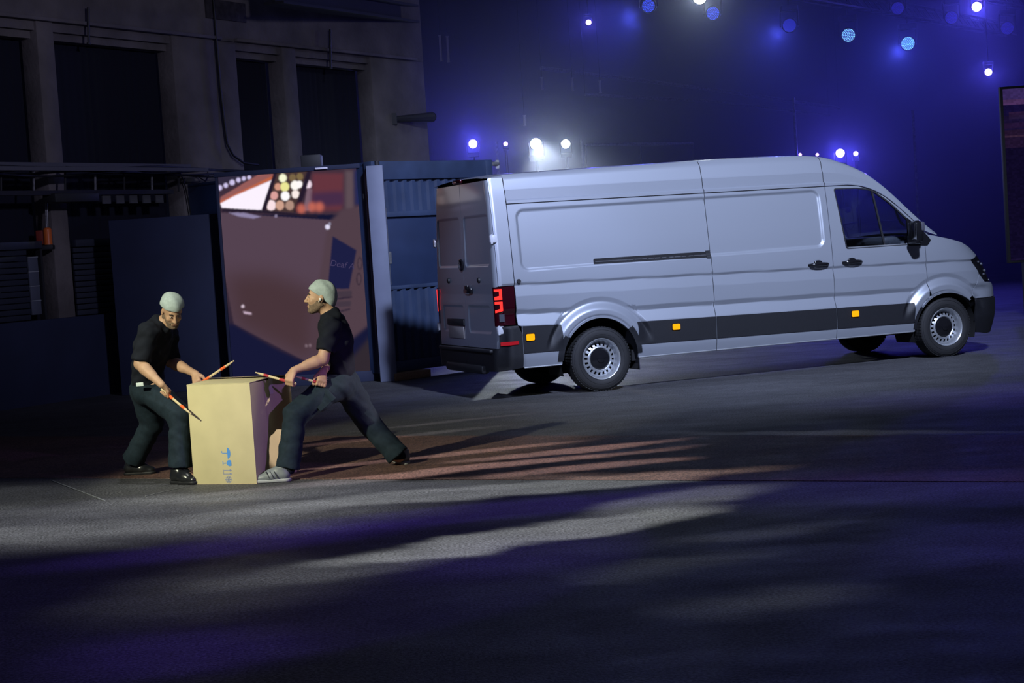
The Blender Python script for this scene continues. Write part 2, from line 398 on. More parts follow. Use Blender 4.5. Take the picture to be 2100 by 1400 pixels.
# bracket on the last pillar
m = MB(); a, b = onwall(808, 244, 0.0), onwall(886, 240, 0.25)
m.cyl(a, b, 0.05, 0.09, 10); m.cyl(b, b + Vector((0.05, 0.1, 0.0)), 0.09, 0.02, 10); m.box(tuple(a), (0.10, 0.10, 0.20))
o = m.build('wall_bracket', M_IRON); tag(o, 'dark bracket arm on the end of the concrete wall', 'bracket')
# steel beam under the roof
m = MB(); a, b = at(560, -14, 25.0), at(842, 30, 30.5)
d = (b - a).normalized(); sx = Vector((-d.y, d.x, 0)).normalized(); up = Vector((0, 0, 1))
for off, hw, hh in ((0.14, 0.16, 0.02), (-0.14, 0.16, 0.02), (0, 0.02, 0.13)):
    vs = [p + sx * s1 * hw + up * (off + s2 * hh) for p in (a, b) for s1 in (-1, 1) for s2 in (-1, 1)]
    m.add(vs, [(0, 1, 3, 2), (4, 6, 7, 5), (0, 4, 5, 1), (2, 3, 7, 6), (0, 2, 6, 4), (1, 5, 7, 3)])
o = m.build('roof_beam', mat('beam_black', (0.010, 0.010, 0.016, 1), rough=0.9), smooth=False); tag(o, 'dark steel roof beam above the concrete wall', kind='structure')

# ---- cable tray crossing the left pillars
tr = empty('cable_tray', tuple(MW @ Vector((-8.5, 0.35, 3.09)))); tag(tr, 'dark steel cable tray running across the left-hand pillars', 'cable tray')
inv = tr.matrix_basis.inverted()
def part(mb, name, mt, par, smooth=True):
    o = mb.build(name, mt, par, smooth); o.matrix_parent_inverse = par.matrix_basis.inverted(); return o
for (z, n) in ((3.10, 0.30), (3.02, 0.62)):
    m = MB(); wb(m, -11, -6.15, z - 0.025, z + 0.025, n - 0.02, n + 0.02); part(m, 'rail', mat('tray_steel', (0.09, 0.09, 0.10, 1), rough=0.6), tr, False)
m = MB(); wb(m, -11, -6.6, 2.70, 2.76, 0.28, 0.36); part(m, 'lower_rail', M_IRON, tr, False)
for k in range(9):
    t = -10.8 + 0.55 * k
    m = MB(); m.cyl(MW @ Vector((t, 0.30, 3.08)), MW @ Vector((t - 0.05, 0.32, 2.74)), 0.016, n=6); m.cyl(MW @ Vector((t, 0.30, 3.07)), MW @ Vector((t + 0.03, 0.62, 3.02)), 0.014, n=6)
    part(m, 'strut', M_GALV if k % 2 else M_IRON, tr)
for k in range(5):
    t = -7.95 + 0.26 * k
    m = MB(); wb(m, t, t + 0.15, 2.58, 2.70, 0.28, 0.30); part(m, 'tag_plate', MATS['tray_steel'], tr, False)
m = MB(); wb(m, -8.95, -8.15, 2.60, 2.72, 0.20, 0.44, 0.02); part(m, 'lamp_box', M_IRON, tr)
m = MB()
random.seed(4)
for k in range(5):
    z0 = 3.02 + 0.02 * k
    m.tube([MW @ Vector((t, 0.40 + 0.03 * math.sin(t * 3 + k), z0 - 0.05 - 0.03 * math.sin(t * 1.9 + k * 1.3))) for t in np.linspace(-10.9, -4.7, 26)], 0.014, 6)
o = m.build('cable_bundle', M_CABLE); tag(o, 'bundle of black cables lying along the steel tray', 'cables', kind='stuff')
m = MB(); m.tube([onwall(x, y, 0.08) for x, y in ((350, 352), (368, 352), (377, 370), (385, 405), (391, 440))], 0.010, 6)
m.tube([onwall(x, y, 0.08) for x, y in ((405, 357), (412, 366), (421, 371), (428, 362), (426, 352))], 0.010, 6)
o = m.build('cable', M_CABLE); tag(o, 'thin cable looped down the broad pillar beside the video wall', 'cable')

# ---- orange beacon with its two conduits
be = empty('warning_beacon', tuple(onwall(98, 486, 0.02))); tag(be, 'orange warning beacon on the leftmost visible pillar', 'beacon')
p = onwall(98, 486, 0.05)
M_ORANGE = mat('orange_plastic', (0.75, 0.16, 0.03, 1), rough=0.3, coat=0.5)
m = MB(); m.cyl(p + Vector((0, 0, -0.10)), p + Vector((0, 0, 0.10)), 0.055, n=18); m.ball(tuple(p + Vector((0, 0, 0.10))), (0.055, 0.055, 0.03)); part(m, 'lens', M_ORANGE, be)
m = MB(); m.box(tuple(p + Vector((-0.10, 0.02, 0))), (0.11, 0.06, 0.19), bevel=0.01); part(m, 'side_reflector', mat('red_plastic', (0.22, 0.03, 0.02, 1), rough=0.4), be)
m = MB(); m.box(tuple(p + Vector((-0.03, 0.0, -0.135))), (0.20, 0.12, 0.06), bevel=0.01); part(m, 'housing', M_IRON, be)
for k in (0, 1):
    m = MB(); m.cyl(onwall(96 + k * 3 - 3, 400, 0.03), p + Vector((0.02 * k - 0.01, 0, 0.12)), 0.010, n=8); part(m, 'conduit', M_GALV, be)

# ---- roller shutters low between the pillars
for i, (t0, t1, lab) in enumerate(((-11.2, -8.86, 'dark ribbed roller shutter left of the beacon pillar'), (-8.26, -7.0, 'dark ribbed roller shutter right of the beacon pillar'))):
    sh = empty('roller_shutter', tuple(MW @ Vector(((t0 + t1) / 2, 0, 1.09)))); tag(sh, lab, 'shutter')
    M_SH = mat('shutter_paint', (0.03, 0.034, 0.055, 1), rough=0.5)
    for k in range(12):
        m = MB(); z = 1.10 + 0.077 * k
        wb(m, t0, t1 - (0.24 if i == 0 else 0.0), z, z + 0.066, -0.05, -0.015 + 0.01 * (k % 2), 0.006); part(m, 'slat', M_SH, sh)
    m = MB(); wb(m, t0, t1, 2.02, 2.12, -0.06, 0.05, 0.01); part(m, 'shutter_box', M_SH, sh)
    m = MB(); wb(m, t1 - 0.035, t1, 1.09, 2.05, -0.06, 0.03); part(m, 'guide_rail', M_IRON, sh, False)
    if i == 0:
        for k in range(4):
            m = MB(); z = 1.16 + 0.19 * k
            wb(m, t1 - 0.22, t1 - 0.05, z, z + 0.18, -0.04, -0.01, 0.006); part(m, 'glass_block', mat('glass_block', (0.10, 0.11, 0.15, 1), rough=0.3), sh)
            m = MB(); wb(m, t1 - 0.22, t1 - 0.05, z + 0.180, z + 0.190, -0.03, -0.004); part(m, 'mortar_joint', mat('pale_joint', (0.30, 0.32, 0.36, 1), rough=0.8), sh, False)

# ---- navy masking flat left of the video wall
YF = 22.6
pa, pb = at(222, 452, YF), at(446, 438, YF)
fl = empty('masking_flat', (pa.x, YF, 0)); tag(fl, 'tall dark navy masking flat left of the video wall', 'masking flat')
zt = (pa.z + pb.z) / 2
m = MB(); m.box(((pa.x + pb.x) / 2, YF + 0.02, zt / 2), (pb.x - pa.x, 0.04, zt), bevel=0.006); part(m, 'panel', M_NAVY, fl)
for k in range(3):
    x = pa.x + 0.15 + (pb.x - pa.x - 0.3) * k / 2
    m = MB(); m.box((x, YF + 0.10, zt / 2), (0.06, 0.10, zt - 0.1)); part(m, 'brace', M_WOOD, fl, False)

# ---- grey post, then the sea container
a, b = at(752, 345, 22.0), at(776, 345, 22.0)
po = MB().box(((a.x + b.x) / 2 + 0.02, 22.05, 1.40), (0.215, 0.12, 2.80), bevel=0.008).build('trim_1', M_POST); tag(po, 'grey painted post between the video wall and the container', kind='structure')
CP = Vector((-1.68, 22.10, 0)); e_ = Vector((0.70, 0.714, 0)).normalized(); f_ = Vector((e_.y, -e_.x, 0))      # f_ points to the camera side
MC = Matrix(((e_.x, f_.x, 0, CP.x), (e_.y, f_.y, 0, CP.y), (0, 0, 1, 0), (0, 0, 0, 1)))
ct = empty('sea_container', (CP.x, CP.y, 0)); tag(ct, 'dark blue corrugated sea container standing on timber behind the van', 'container')
Z0, Z1, LC = 0.10, 2.86, 2.2
def corr(name, u0, u1, z0, z1, mt, depth=0.035, pitch=0.15):
    vs, fs = [], []; u = u0; prof = []
    while u < u1 - 1e-6:
        for du, dp in ((0, 0), (0.05, 0), (0.075, depth), (0.125, depth)):
            if u + du * pitch / 0.15 <= u1: prof.append((u + du * pitch / 0.15, -dp))
        u += pitch
    prof.append((u1, 0))
    for uu, vv in prof:
        for z in (z0, z1): vs.append(MC @ Vector((uu, vv - 0.01, z)))
    for i in range(len(prof) - 1): fs.append((2 * i, 2 * i + 2, 2 * i + 3, 2 * i + 1))
    o = raw_mesh(name, vs, fs, mt, ct, False); o.matrix_parent_inverse = ct.matrix_basis.inverted(); return o
def cbx(name, u0, u1, z0, z1, v0, v1, mt=M_CONT, bev=0.008):
    m = MB(); m.box(((u0 + u1) / 2, (v0 + v1) / 2, (z0 + z1) / 2), (u1 - u0, v1 - v0, z1 - z0), MC, bev); return part(m, name, mt, ct)
corr('corrugated_wall', 0.12, LC - 0.1, Z0 + 0.12, 1.20, M_CONT)
corr('corrugated_wall', 0.12, LC - 0.1, 2.20, Z1 - 0.22, M_CONT)
cbx('top_rail', 0, LC, Z1 - 0.24, Z1, -0.06, 0.02); cbx('bottom_rail', 0, LC, Z0, Z0 + 0.14, -0.06, 0.03)
cbx('corner_post', -0.02, 0.13, Z0, Z1, -0.12, 0.04); cbx('corner_post', LC - 0.13, LC, Z0, Z1, -0.12, 0.04)
cbx('hatch_panel', 0.16, 2.0, 1.22, 2.14, -0.05, -0.015, M_CONTD)
cbx('hatch_frame', 0.10, 2.05, 2.13, 2.20, -0.04, 0.035, M_CONT); cbx('hatch_frame', 0.10, 2.05, 1.18, 1.23, -0.04, 0.0, M_CONT)
cbx('roof_sheet', 0, LC, Z1 - 0.06, Z1 - 0.02, -5.9, -0.06, M_CONT); cbx('end_wall', 0, 0.05, Z0, Z1, -5.9, -0.06, M_CONTD)
m = MB(); m.cyl(MC @ Vector((0.155, 0.05, 1.25)), MC @ Vector((0.155, 0.05, 2.25)), 0.016, n=10); lk = part(m, 'lock_rod', M_GALV, ct)
m = MB(); m.box((0.155, 0.055, 1.60), (0.07, 0.05, 0.16), MC, 0.008); part(m, 'lock_handle', M_GALV, ct)
m = MB(); m.cyl(MC @ Vector((0.06, 0.06, 2.45)), MC @ Vector((0.06, 0.06, 2.86)), 0.03, n=10); part(m, 'corner_casting', M_IRON, ct)
tb = MB().box((0.32, 0.10, 0.05), (0.62, 0.20, 0.098), MC, 0.006).build('timber_block', M_WOOD); tag(tb, 'pale timber block under the corner of the container', 'timber')
tb = MB().box((1.1, -5.6, 0.05), (2.1, 0.3, 0.098), MC, 0.006).build('timber_block', M_WOOD); tag(tb, 'timber bearer under the hidden far end of the container', 'timber')
# lift arm on the container roof with a bright bar
m = MB(); m.cyl(at(762, 342, 22.3), at(1022, 336, 24.2), 0.03, n=8); m.box(tuple(at(1020, 337, 24.2)), (0.05, 0.05, 0.12))
o = m.build('lighting_bar', M_GALV); tag(o, 'thin steel bar lying along the top edge of the container', 'bar')

# ---- far end of the hall
bw = MB().box((10, 58, 8), (70, 0.4, 16)).build('wall_back', mat('hall_dark_wall', (0.02, 0.022, 0.03, 1), rough=0.9), smooth=False); tag(bw, 'dark end wall of the hall far behind the van', kind='structure')
rw = MB().box((21, 40, 6), (0.4, 40, 12)).build('wall_right', MATS['hall_dark_wall'], smooth=False); tag(rw, 'dark side wall far to the right', kind='structure')
ce = MB().box((9, 41.5, 12.1), (56, 34, 0.2)).build('ceiling', MATS['hall_dark_wall'], smooth=False); tag(ce, 'dark ceiling over the rear of the hall', kind='structure')
def hanger(parent, p, z1=11.97, r=0.004, name='suspension_wire'):
    p = Vector(p); m = MB().cyl(p, (p.x, p.y, z1), r, n=5); o = m.build(name, M_IRON, parent); o.matrix_parent_inverse = parent.matrix_world.inverted() if parent.type != 'EMPTY' else parent.matrix_basis.inverted(); return o
def pipe(name, pts, r, lab, cat, mt=M_GALV, n=8):
    o = MB().tube(pts, r, n).build(name, mt); tag(o, lab, cat)
    if name == 'pipe':
        for q in (pts[0], pts[-1]): hanger(o, q)
    else:
        for q in (pts[0], pts[-1], (pts[0] + pts[-1]) / 2): hanger(o, q, 0.0, 0.02, 'rail_post')
    return o
pipe('pipe', [at(1110, 140, 40), at(1420, 178, 44), at(1720, 222, 50)], 0.05, 'upper of two thin pipes running across the dark rear hall', 'pipe')
pipe('pipe', [at(1200, 194, 40), at(1460, 208, 44), at(1700, 236, 50)], 0.04, 'lower of two thin pipes running across the dark rear hall', 'pipe')
pipe('handrail', [at(1200, 297, 38), at(1420, 294, 40)], 0.035, 'pale horizontal rail behind the van roof', 'rail')
for x, y0, y1, lab in ((902, 74, 124, 'left one of two pale tubes hanging close together'), (917, 76, 126, 'right one of two pale tubes hanging close together'), (1111, 160, 181, 'first short pale tube in the row of three'), (1173, 161, 184, 'middle short pale tube in the row of three'), (1230, 167, 188, 'last short pale tube in the row of three'), (1075, 238, 256, 'single short pale tube above the white spotlight')):
    m = MB(); a, b = at(x, y0, 38), at(x + (y1 - y0) * 0.06, y1, 38); m.cyl(a, b, 0.026, n=10); m.cyl(a + Vector((0, 0, 0.02)), a, 0.035, n=10); m.cyl(b, b - Vector((0, 0, 0.02)), 0.035, n=10)
    o = m.build('hanging_tube', mat('pale_tube', (0.55, 0.52, 0.50, 1), rough=0.5)); tag(o, lab, 'tube', 'pale tubes hanging in the rear hall'); hanger(o, a)
for x, y0, y1, lab in ((1192, 286, 342, 'thin blue-lit pole right of the white spotlights'), (1018, 290, 326, 'thin pole between the violet and the white spotlight'), (1627, 200, 296, 'thin vertical rod above the van roof'), (1872, 226, 302, 'thin vertical rod right of the cab')):
    m = MB(); a = at(x, y0, 37); m.cyl(a, (a.x, a.y, 0.0), 0.03, n=8); m.cyl((a.x, a.y, 0), (a.x, a.y, 0.02), 0.14, n=16); o = m.build('pole', M_GALV); tag(o, lab, 'pole')
# ================================================================== the van
VAN = empty('delivery_van', (0.6227, 19.3974, 0), 0.3693)
tag(VAN, 'long silver high-roof panel van standing in the hall, amber side markers lit', 'van')

def hermite(xs, ys):
    xs, ys = np.array(xs, float), np.array(ys, float)
    d = np.diff(ys) / np.diff(xs)
    m = np.zeros_like(ys); m[1:-1] = np.where(d[:-1] * d[1:] > 0, 2 * d[:-1] * d[1:] / np.where(np.abs(d[:-1] + d[1:]) < 1e-9, 1, d[:-1] + d[1:]), 0)
    m[0], m[-1] = d[0], d[-1]
    def f(x):
        x = np.clip(np.asarray(x, float), xs[0], xs[-1])
        i = np.clip(np.searchsorted(xs, x) - 1, 0, len(xs) - 2)
        h = xs[i + 1] - xs[i]; t = (x - xs[i]) / h
        return (ys[i] * (1 + 2 * t) * (1 - t) ** 2 + m[i] * h * t * (1 - t) ** 2 + ys[i + 1] * t * t * (3 - 2 * t) + m[i + 1] * h * t * t * (t - 1))
    return f
def sstep(a, b, x):
    t = np.clip((x - a) / (b - a), 0, 1); return t * t * (3 - 2 * t)

half_w = hermite([0.2, 0.34, 0.46, 0.9, 1.2, 1.5, 1.8, 2.1, 2.25, 2.40], [0.90, 0.945, 0.972, 0.985, 0.982, 0.962, 0.930, 0.890, 0.865, 0.825])
nose_len = hermite([0.2, 0.55, 0.76, 0.91, 1.03, 1.16, 1.27, 1.45], [1.17, 1.24, 1.23, 1.14, 1.08, 0.99, 0.88, 0.70])
RS, RR, FS = -1.115, 0.08, 4.30           # where the plan turns the rear and front corners
_th = np.linspace(0, math.pi / 2, 4000); _n = 3.2
_px = np.sin(_th) ** (2 / _n) * 1.12; _py = np.cos(_th) ** (2 / _n)
_pl = np.concatenate([[0], np.cumsum(np.hypot(np.diff(_px), np.diff(_py)))])
S_END = FS + _pl[-1]

def features(x, z):
    """raised and recessed shapes of the body side, outward positive"""
    d = np.zeros_like(x)
    zc = 1.219 - 0.0195 * x                                  # waist crease
    t = z - zc
    d += np.where(t > 0.012, 0, np.where(t > -0.012, -0.016 * (0.012 - t) / 0.024, np.where(t > -0.13, -0.016 * (t + 0.13) / 0.118, 0)))
    zu = np.where(x < 0.43, 0.739 - 0.043 * (x - 0.43) * 0.9, 0.733 - 0.0148 * (x - 0.43))
    t = z - zu
    d += np.where(t > 0.175, 0, np.where(t > 0.125, -0.026 * (0.175 - t) / 0.05, np.where(t > 0.0, -0.026 + 0.044 * (0.125 - t) / 0.125, 0.018)))
    # stamped window field on the cargo side
    cx, cz, hx, hz, rr = 1.0, 1.7175, 1.885, 0.3325, 0.10
    qx, qz = np.abs(x - cx) - hx + rr, np.abs(z - cz - 0.008 * (x - 1)) - hz + rr
    sd = np.hypot(np.maximum(qx, 0), np.maximum(qz, 0)) + np.minimum(np.maximum(qx, qz), 0) - rr
    d += -0.020 * (1 - sstep(-0.030, 0.006, sd))
    # wheel arch flares
    for xc, zc0, ro, ri in ((-0.02, 0.365, 0.625, 0.49), (4.47, 0.35, 0.60, 0.455)):
        r = np.hypot(x - xc, (z - zc0))
        prof = np.where(r > ro + 0.045, 0, np.where(r > ro, -0.016 * (ro + 0.045 - r) / 0.045, np.where(r > ro - 0.10, -0.016 + 0.058 * sstep(ro, ro - 0.10, r), 0.042 - 0.014 * sstep(ri, ri - 0.03, r))))
        w = sstep(zc0 + 0.12, zc0 + 0.32, z)
        inside = r < ro + 0.045
        d = np.where(inside, d * (1 - w * sstep(ro + 0.045, ro, r)) + prof * w, d)
    # door window surround step
    return d

def rear_features(y, z):
    """rear doors: two shallow stamped panes per side"""
    d = np.zeros_like(y)
    for (y0, y1, z0, z1) in ((0.07, 0.83, 1.45, 2.00), (0.07, 0.78, 0.72, 1.02)):
        cx, cz, hx, hz, rr = (y0 + y1) / 2, (z0 + z1) / 2, (y1 - y0) / 2, (z1 - z0) / 2, 0.05
        qx, qz = np.abs(y - cx) - hx + rr, np.abs(z - cz) - hz + rr
        sd = np.hypot(np.maximum(qx, 0), np.maximum(qz, 0)) + np.minimum(np.maximum(qx, qz), 0) - rr
        d += -0.012 * (1 - sstep(-0.02, 0.005, sd))
    t = z - 1.15
    d += np.where(np.abs(t) < 0.10, -0.010 * (1 - np.abs(t) / 0.10), 0)
    return d

def surf(s, z, off=0.0):
    """body skin of the right-hand side, s runs along the plan from the rear centre round to the nose"""
    s = np.asarray(s, float); z = np.asarray(z, float)
    w = half_w(z)
    x = np.array(s); y = np.array(w); nx = np.zeros_like(s); ny = np.ones_like(s)
    a = np.clip((RS - s) / RR, 0, math.pi / 2)
    m = s < RS
    x = np.where(m, RS - RR * np.sin(a), x); y = np.where(m, w - RR * (1 - np.cos(a)), y)
    nx = np.where(m, -np.sin(a), nx); ny = np.where(m, np.cos(a), ny)
    m2 = s < RS - RR * math.pi / 2
    yy = w - RR - ((RS - RR * math.pi / 2) - s)
    x = np.where(m2, RS - RR + 0.02 * np.clip(z - 1.3, 0, 1.2), x); y = np.where(m2, yy, y)
    x = np.where(m & ~m2, x + 0.02 * np.clip(z - 1.3, 0, 1.2) * (a / (math.pi / 2)), x)
    m3 = s > FS
    l = np.clip(s - FS, 0, _pl[-1])
    fx = np.interp(l, _pl, _px) / 1.12 * nose_len(z); g = np.interp(l, _pl, _py)
    x = np.where(m3, FS + fx, x); y = np.where(m3, w * g, y)
    dl = 0.004
    fx2 = np.interp(np.clip(l + dl, 0, _pl[-1]), _pl, _px) / 1.12 * nose_len(z); g2 = w * np.interp(np.clip(l + dl, 0, _pl[-1]), _pl, _py)
    fx1 = np.interp(np.clip(l - dl, 0, _pl[-1]), _pl, _px) / 1.12 * nose_len(z); g1 = w * np.interp(np.clip(l - dl, 0, _pl[-1]), _pl, _py)
    tx, ty = fx2 - fx1, g2 - g1; ln = np.hypot(tx, ty) + 1e-9
    nx = np.where(m3, -ty / ln, nx); ny = np.where(m3, tx / ln, ny)
    d = np.where(m2, rear_features(y, z), np.where(s > RS, features(np.where(m3, x, s), z), 0))
    d = np.where(m3, d * np.clip(1 - (l - 0.75) / 0.25, 0, 1), d) + off
    return np.stack([x + nx * d, -(y + ny * d), z], -1)

def s_front(x, z=1.0):
    """plan parameter of a point at length x on the front corner"""
    if x <= FS: return x
    return FS + float(np.interp((x - FS) / float(nose_len(z)) * 1.12, _px, _pl))
def s_rear(y, z=1.2):
    return RS - RR * math.pi / 2 - (float(half_w(z)) - RR - y)

def pip(px, py, poly):
    inside = np.zeros(len(px), bool); n = len(poly)
    for i in range(n):
        (x0, y0), (x1, y1) = poly[i], poly[(i + 1) % n]
        if y0 == y1: continue
        c = ((y0 > py) != (y1 > py)) & (px < (x1 - x0) * (py - y0) / (y1 - y0) + x0)
        inside ^= c
    return inside

def densify(poly, step=0.03):
    out = []
    for i in range(len(poly)):
        a, b = poly[i], poly[(i + 1) % len(poly)]
        n = max(1, int(math.hypot(b[0] - a[0], b[1] - a[1]) / step + 0.5))
        out += [(a[0] + (b[0] - a[0]) * k / n, a[1] + (b[1] - a[1]) * k / n) for k in range(n)]
    return out

def rounded(poly, radii, seg=5):
    """round the corners of a polygon, one radius for all or a list"""
    out = []; n = len(poly)
    for i in range(n):
        r = radii if not isinstance(radii, (list, tuple)) else radii[i]
        p0, p, p1 = Vector(poly[i - 1]), Vector(poly[i]), Vector(poly[(i + 1) % n])
        if r <= 0: out.append(tuple(p)); continue
        a, b = (p0 - p), (p1 - p); la, lb = a.length, b.length
        k = min(r, la * 0.45, lb * 0.45); A, B = p + a / la * k, p + b / lb * k
        for j in range(seg + 1):
            t = j / seg
            out.append(tuple(A * (1 - t) ** 2 + p * 2 * t * (1 - t) + B * t * t))
    return out

def circ(xc, zc, r, a0, a1, n):
    return [(xc + r * math.cos(math.radians(a0 + (a1 - a0) * i / n)), zc + r * math.sin(math.radians(a0 + (a1 - a0) * i / n))) for i in range(n + 1)]

def skin(name, poly, m, parent, holes=(), off=0.0, rim=0.02, step=0.03, mirror=False, fine=True, body=None, coarse=0.08):
    """a body panel: constrained triangulation of an outline in (s, z) laid on the body surface, with turned-in edges"""
    outer = densify(poly, step); hs = [densify(h, step) for h in holes]
    g = 0.0133
    xs = [p[0] for p in outer]; zs = [p[1] for p in outer]
    nx = max(2, int((max(xs) - min(xs)) / g)); nz = max(2, int((max(zs) - min(zs)) / g))
    gx, gz = np.meshgrid(np.linspace(min(xs), max(xs), nx), np.linspace(min(zs), max(zs), nz), indexing='ij')
    ii, jj = np.meshgrid(np.arange(nx), np.arange(nz), indexing='ij')
    P = surf(gx, gz)
    keep = (ii % 6 == 3) & (jj % 4 == 2)
    if fine and nx > 4 and nz > 4:
        lapz = np.zeros_like(gx); lapx = np.zeros_like(gx)
        lapz[:, 1:-1] = np.linalg.norm(P[:, 2:] - 2 * P[:, 1:-1] + P[:, :-2], axis=-1)
        lapx[1:-1] = np.linalg.norm(P[2:] - 2 * P[1:-1] + P[:-2], axis=-1)
        hot = lapz > 0.0008; hotx = lapx > 0.0008
        for h in (hot,):
            h[:, 1:] |= h[:, :-1].copy(); h[:, :-1] |= h[:, 1:].copy()
        hotx[1:] |= hotx[:-1].copy(); hotx[:-1] |= hotx[1:].copy()
        keep |= (hot & (ii % 2 == 1)) | (hotx & (jj % 2 == 1)) | (hot & hotx)
    px, pz = gx[keep], gz[keep]
    if fine:      # rings of points follow the wheel arch flares
        for (xc, zc, r1_, r2_) in ((-0.02, 0.365, 0.44, 0.69), (4.47, 0.35, 0.41, 0.66)):
            rr_ = np.hypot(px - xc, pz - zc); far_ = ~((rr_ > r1_) & (rr_ < r2_) & (pz > zc + 0.10))
            px, pz = px[far_], pz[far_]
            A_, R2_ = np.meshgrid(np.radians(np.arange(5, 176, 2.0)), np.arange(r1_ + 0.006, r2_, 0.0105), indexing='ij')
            qx, qz = (xc + R2_ * np.cos(A_)).ravel(), (zc + R2_ * np.sin(A_)).ravel(); q_ok = qz > zc + 0.105
            px, pz = np.concatenate([px, qx[q_ok]]), np.concatenate([pz, qz[q_ok]])
    ok = pip(px, pz, outer)
    for h in hs: ok &= ~pip(px, pz, h)
    # keep away from the borders
    B = np.array(outer + [q for h in hs for q in h])
    px, pz = px[ok], pz[ok]
    if len(px):
        far = np.ones(len(px), bool)
        for k in range(0, len(B), 200):
            dd = (px[:, None] - B[None, k:k + 200, 0]) ** 2 + (pz[:, None] - B[None, k:k + 200, 1]) ** 2
            far &= dd.min(1) > 0.008 ** 2
        px, pz = px[far], pz[far]
    pts = [Vector(p) for p in outer]; loops = [list(range(len(outer)))]
    for h in hs:
        b = len(pts); pts += [Vector(p) for p in h]; loops.append(list(range(b, b + len(h))))
    nb = len(pts)
    pts += [Vector((a, b)) for a, b in zip(px, pz)]
    edges = [(l[i], l[(i + 1) % len(l)]) for l in loops for i in range(len(l))]
    v2, e2, f2, ov, oe, of = delaunay_2d_cdt(pts, edges, [], 0, 1e-6)
    V = np.array([(v.x, v.y) for v in v2]); Fc = np.array([f for f in f2 if len(f) == 3], int)
    cen = V[Fc].mean(1)
    ok = pip(cen[:, 0], cen[:, 1], outer)
    for h in hs: ok &= ~pip(cen[:, 0], cen[:, 1], h)
    Fc = Fc[ok]
    a, b, c = V[Fc[:, 0]], V[Fc[:, 1]], V[Fc[:, 2]]
    ar = (b[:, 0] - a[:, 0]) * (c[:, 1] - a[:, 1]) - (b[:, 1] - a[:, 1]) * (c[:, 0] - a[:, 0])
    Fc[ar < 0] = Fc[ar < 0][:, ::-1]
    used = np.unique(Fc); remap = -np.ones(len(V), int); remap[used] = np.arange(len(used))
    V = V[used]; Fc = remap[Fc]
    P3 = surf(V[:, 0], V[:, 1], off)
    verts = [tuple(p) for p in P3]; faces = [tuple(f) for f in Fc]
    e_ = 0.003
    ts = surf(V[:, 0] + e_, V[:, 1], off) - surf(V[:, 0] - e_, V[:, 1], off); tz = surf(V[:, 0], V[:, 1] + e_, off) - surf(V[:, 0], V[:, 1] - e_, off)
    Nn = np.cross(ts, tz); Nn /= np.linalg.norm(Nn, axis=1)[:, None] + 1e-12
    norms = [tuple(q) for q in Nn]
    if rim:
        cnt = {}
        for f in faces:
            for i in range(3):
                e = (f[i], f[(i + 1) % 3]); cnt[e] = cnt.get(e, 0) + 1
        border = [e for e in cnt if (e[1], e[0]) not in cnt]
        bi = sorted({v for e in border for v in e}); new = {}
        Q = surf(V[bi, 0], V[bi, 1], off - rim)
        side = {}
        for (i0, i1) in border:
            d = np.array([V[i1][1] - V[i0][1], -(V[i1][0] - V[i0][0])]); d /= np.linalg.norm(d) + 1e-12
            for v in (i0, i1): side[v] = side.get(v, 0) + d
        for k, v in enumerate(bi):
            o3 = ts[v] / np.linalg.norm(ts[v]) * side[v][0] + tz[v] / np.linalg.norm(tz[v]) * side[v][1]; o3 = tuple(o3 / (np.linalg.norm(o3) + 1e-12))
            new[v] = len(verts); verts.append(tuple(P3[v])); verts.append(tuple(Q[k])); norms += [o3, o3]
        for e in border: faces.append((new[e[1]], new[e[0]], new[e[0]] + 1, new[e[1]] + 1))
    if mirror:
        verts = [(x, -y, z) for x, y, z in verts]; faces = [tuple(reversed(f)) for f in faces]; norms = [(x, -y, z) for x, y, z in norms]
    o = raw_mesh(name, verts, faces, m, parent, True, 180)
    o.data.normals_split_custom_set_from_vertices(norms)
    return o

# outlines -----------------------------------------------------------
REAR_ARCH = [(-0.02, 0.365, 0.455)]
arch_r = circ(-0.02, 0.365, 0.455, 180 + 3, -3, 28)
arch_f = circ(4.47, 0.35, 0.425, 180 + 2, -2, 26)
SEAM = RS - 0.045
zstrip = lambda x: (0.739 - 0.0387 * (x - 0.43)) if x < 0.43 else 0.733 - 0.0148 * (x - 0.43)
zstrip_lo = lambda x: 0.483 - 0.0108 * (x - 0.43)
side_poly = [(-0.972, 0.80), (-0.93, 0.785), (-0.93, 0.345), (-0.475, 0.340)] + arch_r + [(0.435, 0.34), (1.401, 0.335), (1.401, 2.092), (-0.972, 2.092)]
slide_poly = [(1.409, 0.335), (2.966, 0.335), (2.966, 2.092), (1.409, 2.092)]
door_poly = [(2.974, 0.335), (4.044, 0.335)] + [p for p in circ(4.47, 0.35, 0.425, 178, 124, 12)] + [(4.236, 0.80), (4.236, 1.50), (4.10, 1.645), (3.93, 1.80), (3.76, 1.935), (3.60, 2.022), (3.42, 2.075), (3.25, 2.092), (2.974, 2.092)]
glass_poly = rounded([(3.175, 1.375), (4.01, 1.372), (4.03, 1.645), (3.80, 1.865), (3.59, 2.018), (3.42, 2.048), (3.095, 2.055)], [0.03, 0.02, 0.02, 0.1, 0.1, 0.1, 0.03])
seam0 = s_front(5.04, 0.96); seam1 = s_front(4.90, 0.68)
top_front = [(4.30, 1.46), (4.42, 1.445), (s_front(4.60, 1.38), 1.395), (s_front(4.80, 1.34), 1.345), (s_front(4.96, 1.28), 1.275), (s_front(5.08, 1.2), 1.18)]
arch_f2 = circ(4.47, 0.35, 0.425, 122, 48, 14)
wing_poly = [(4.244, 0.80)] + arch_f2[1:] + [(s_front(4.885, 0.74), 0.735), (seam0, 0.96), (s_front(4.93, 1.12), 1.125), (s_front(5.02, 1.15), 1.150)] + top_front[::-1] + [(4.244, 1.495)]
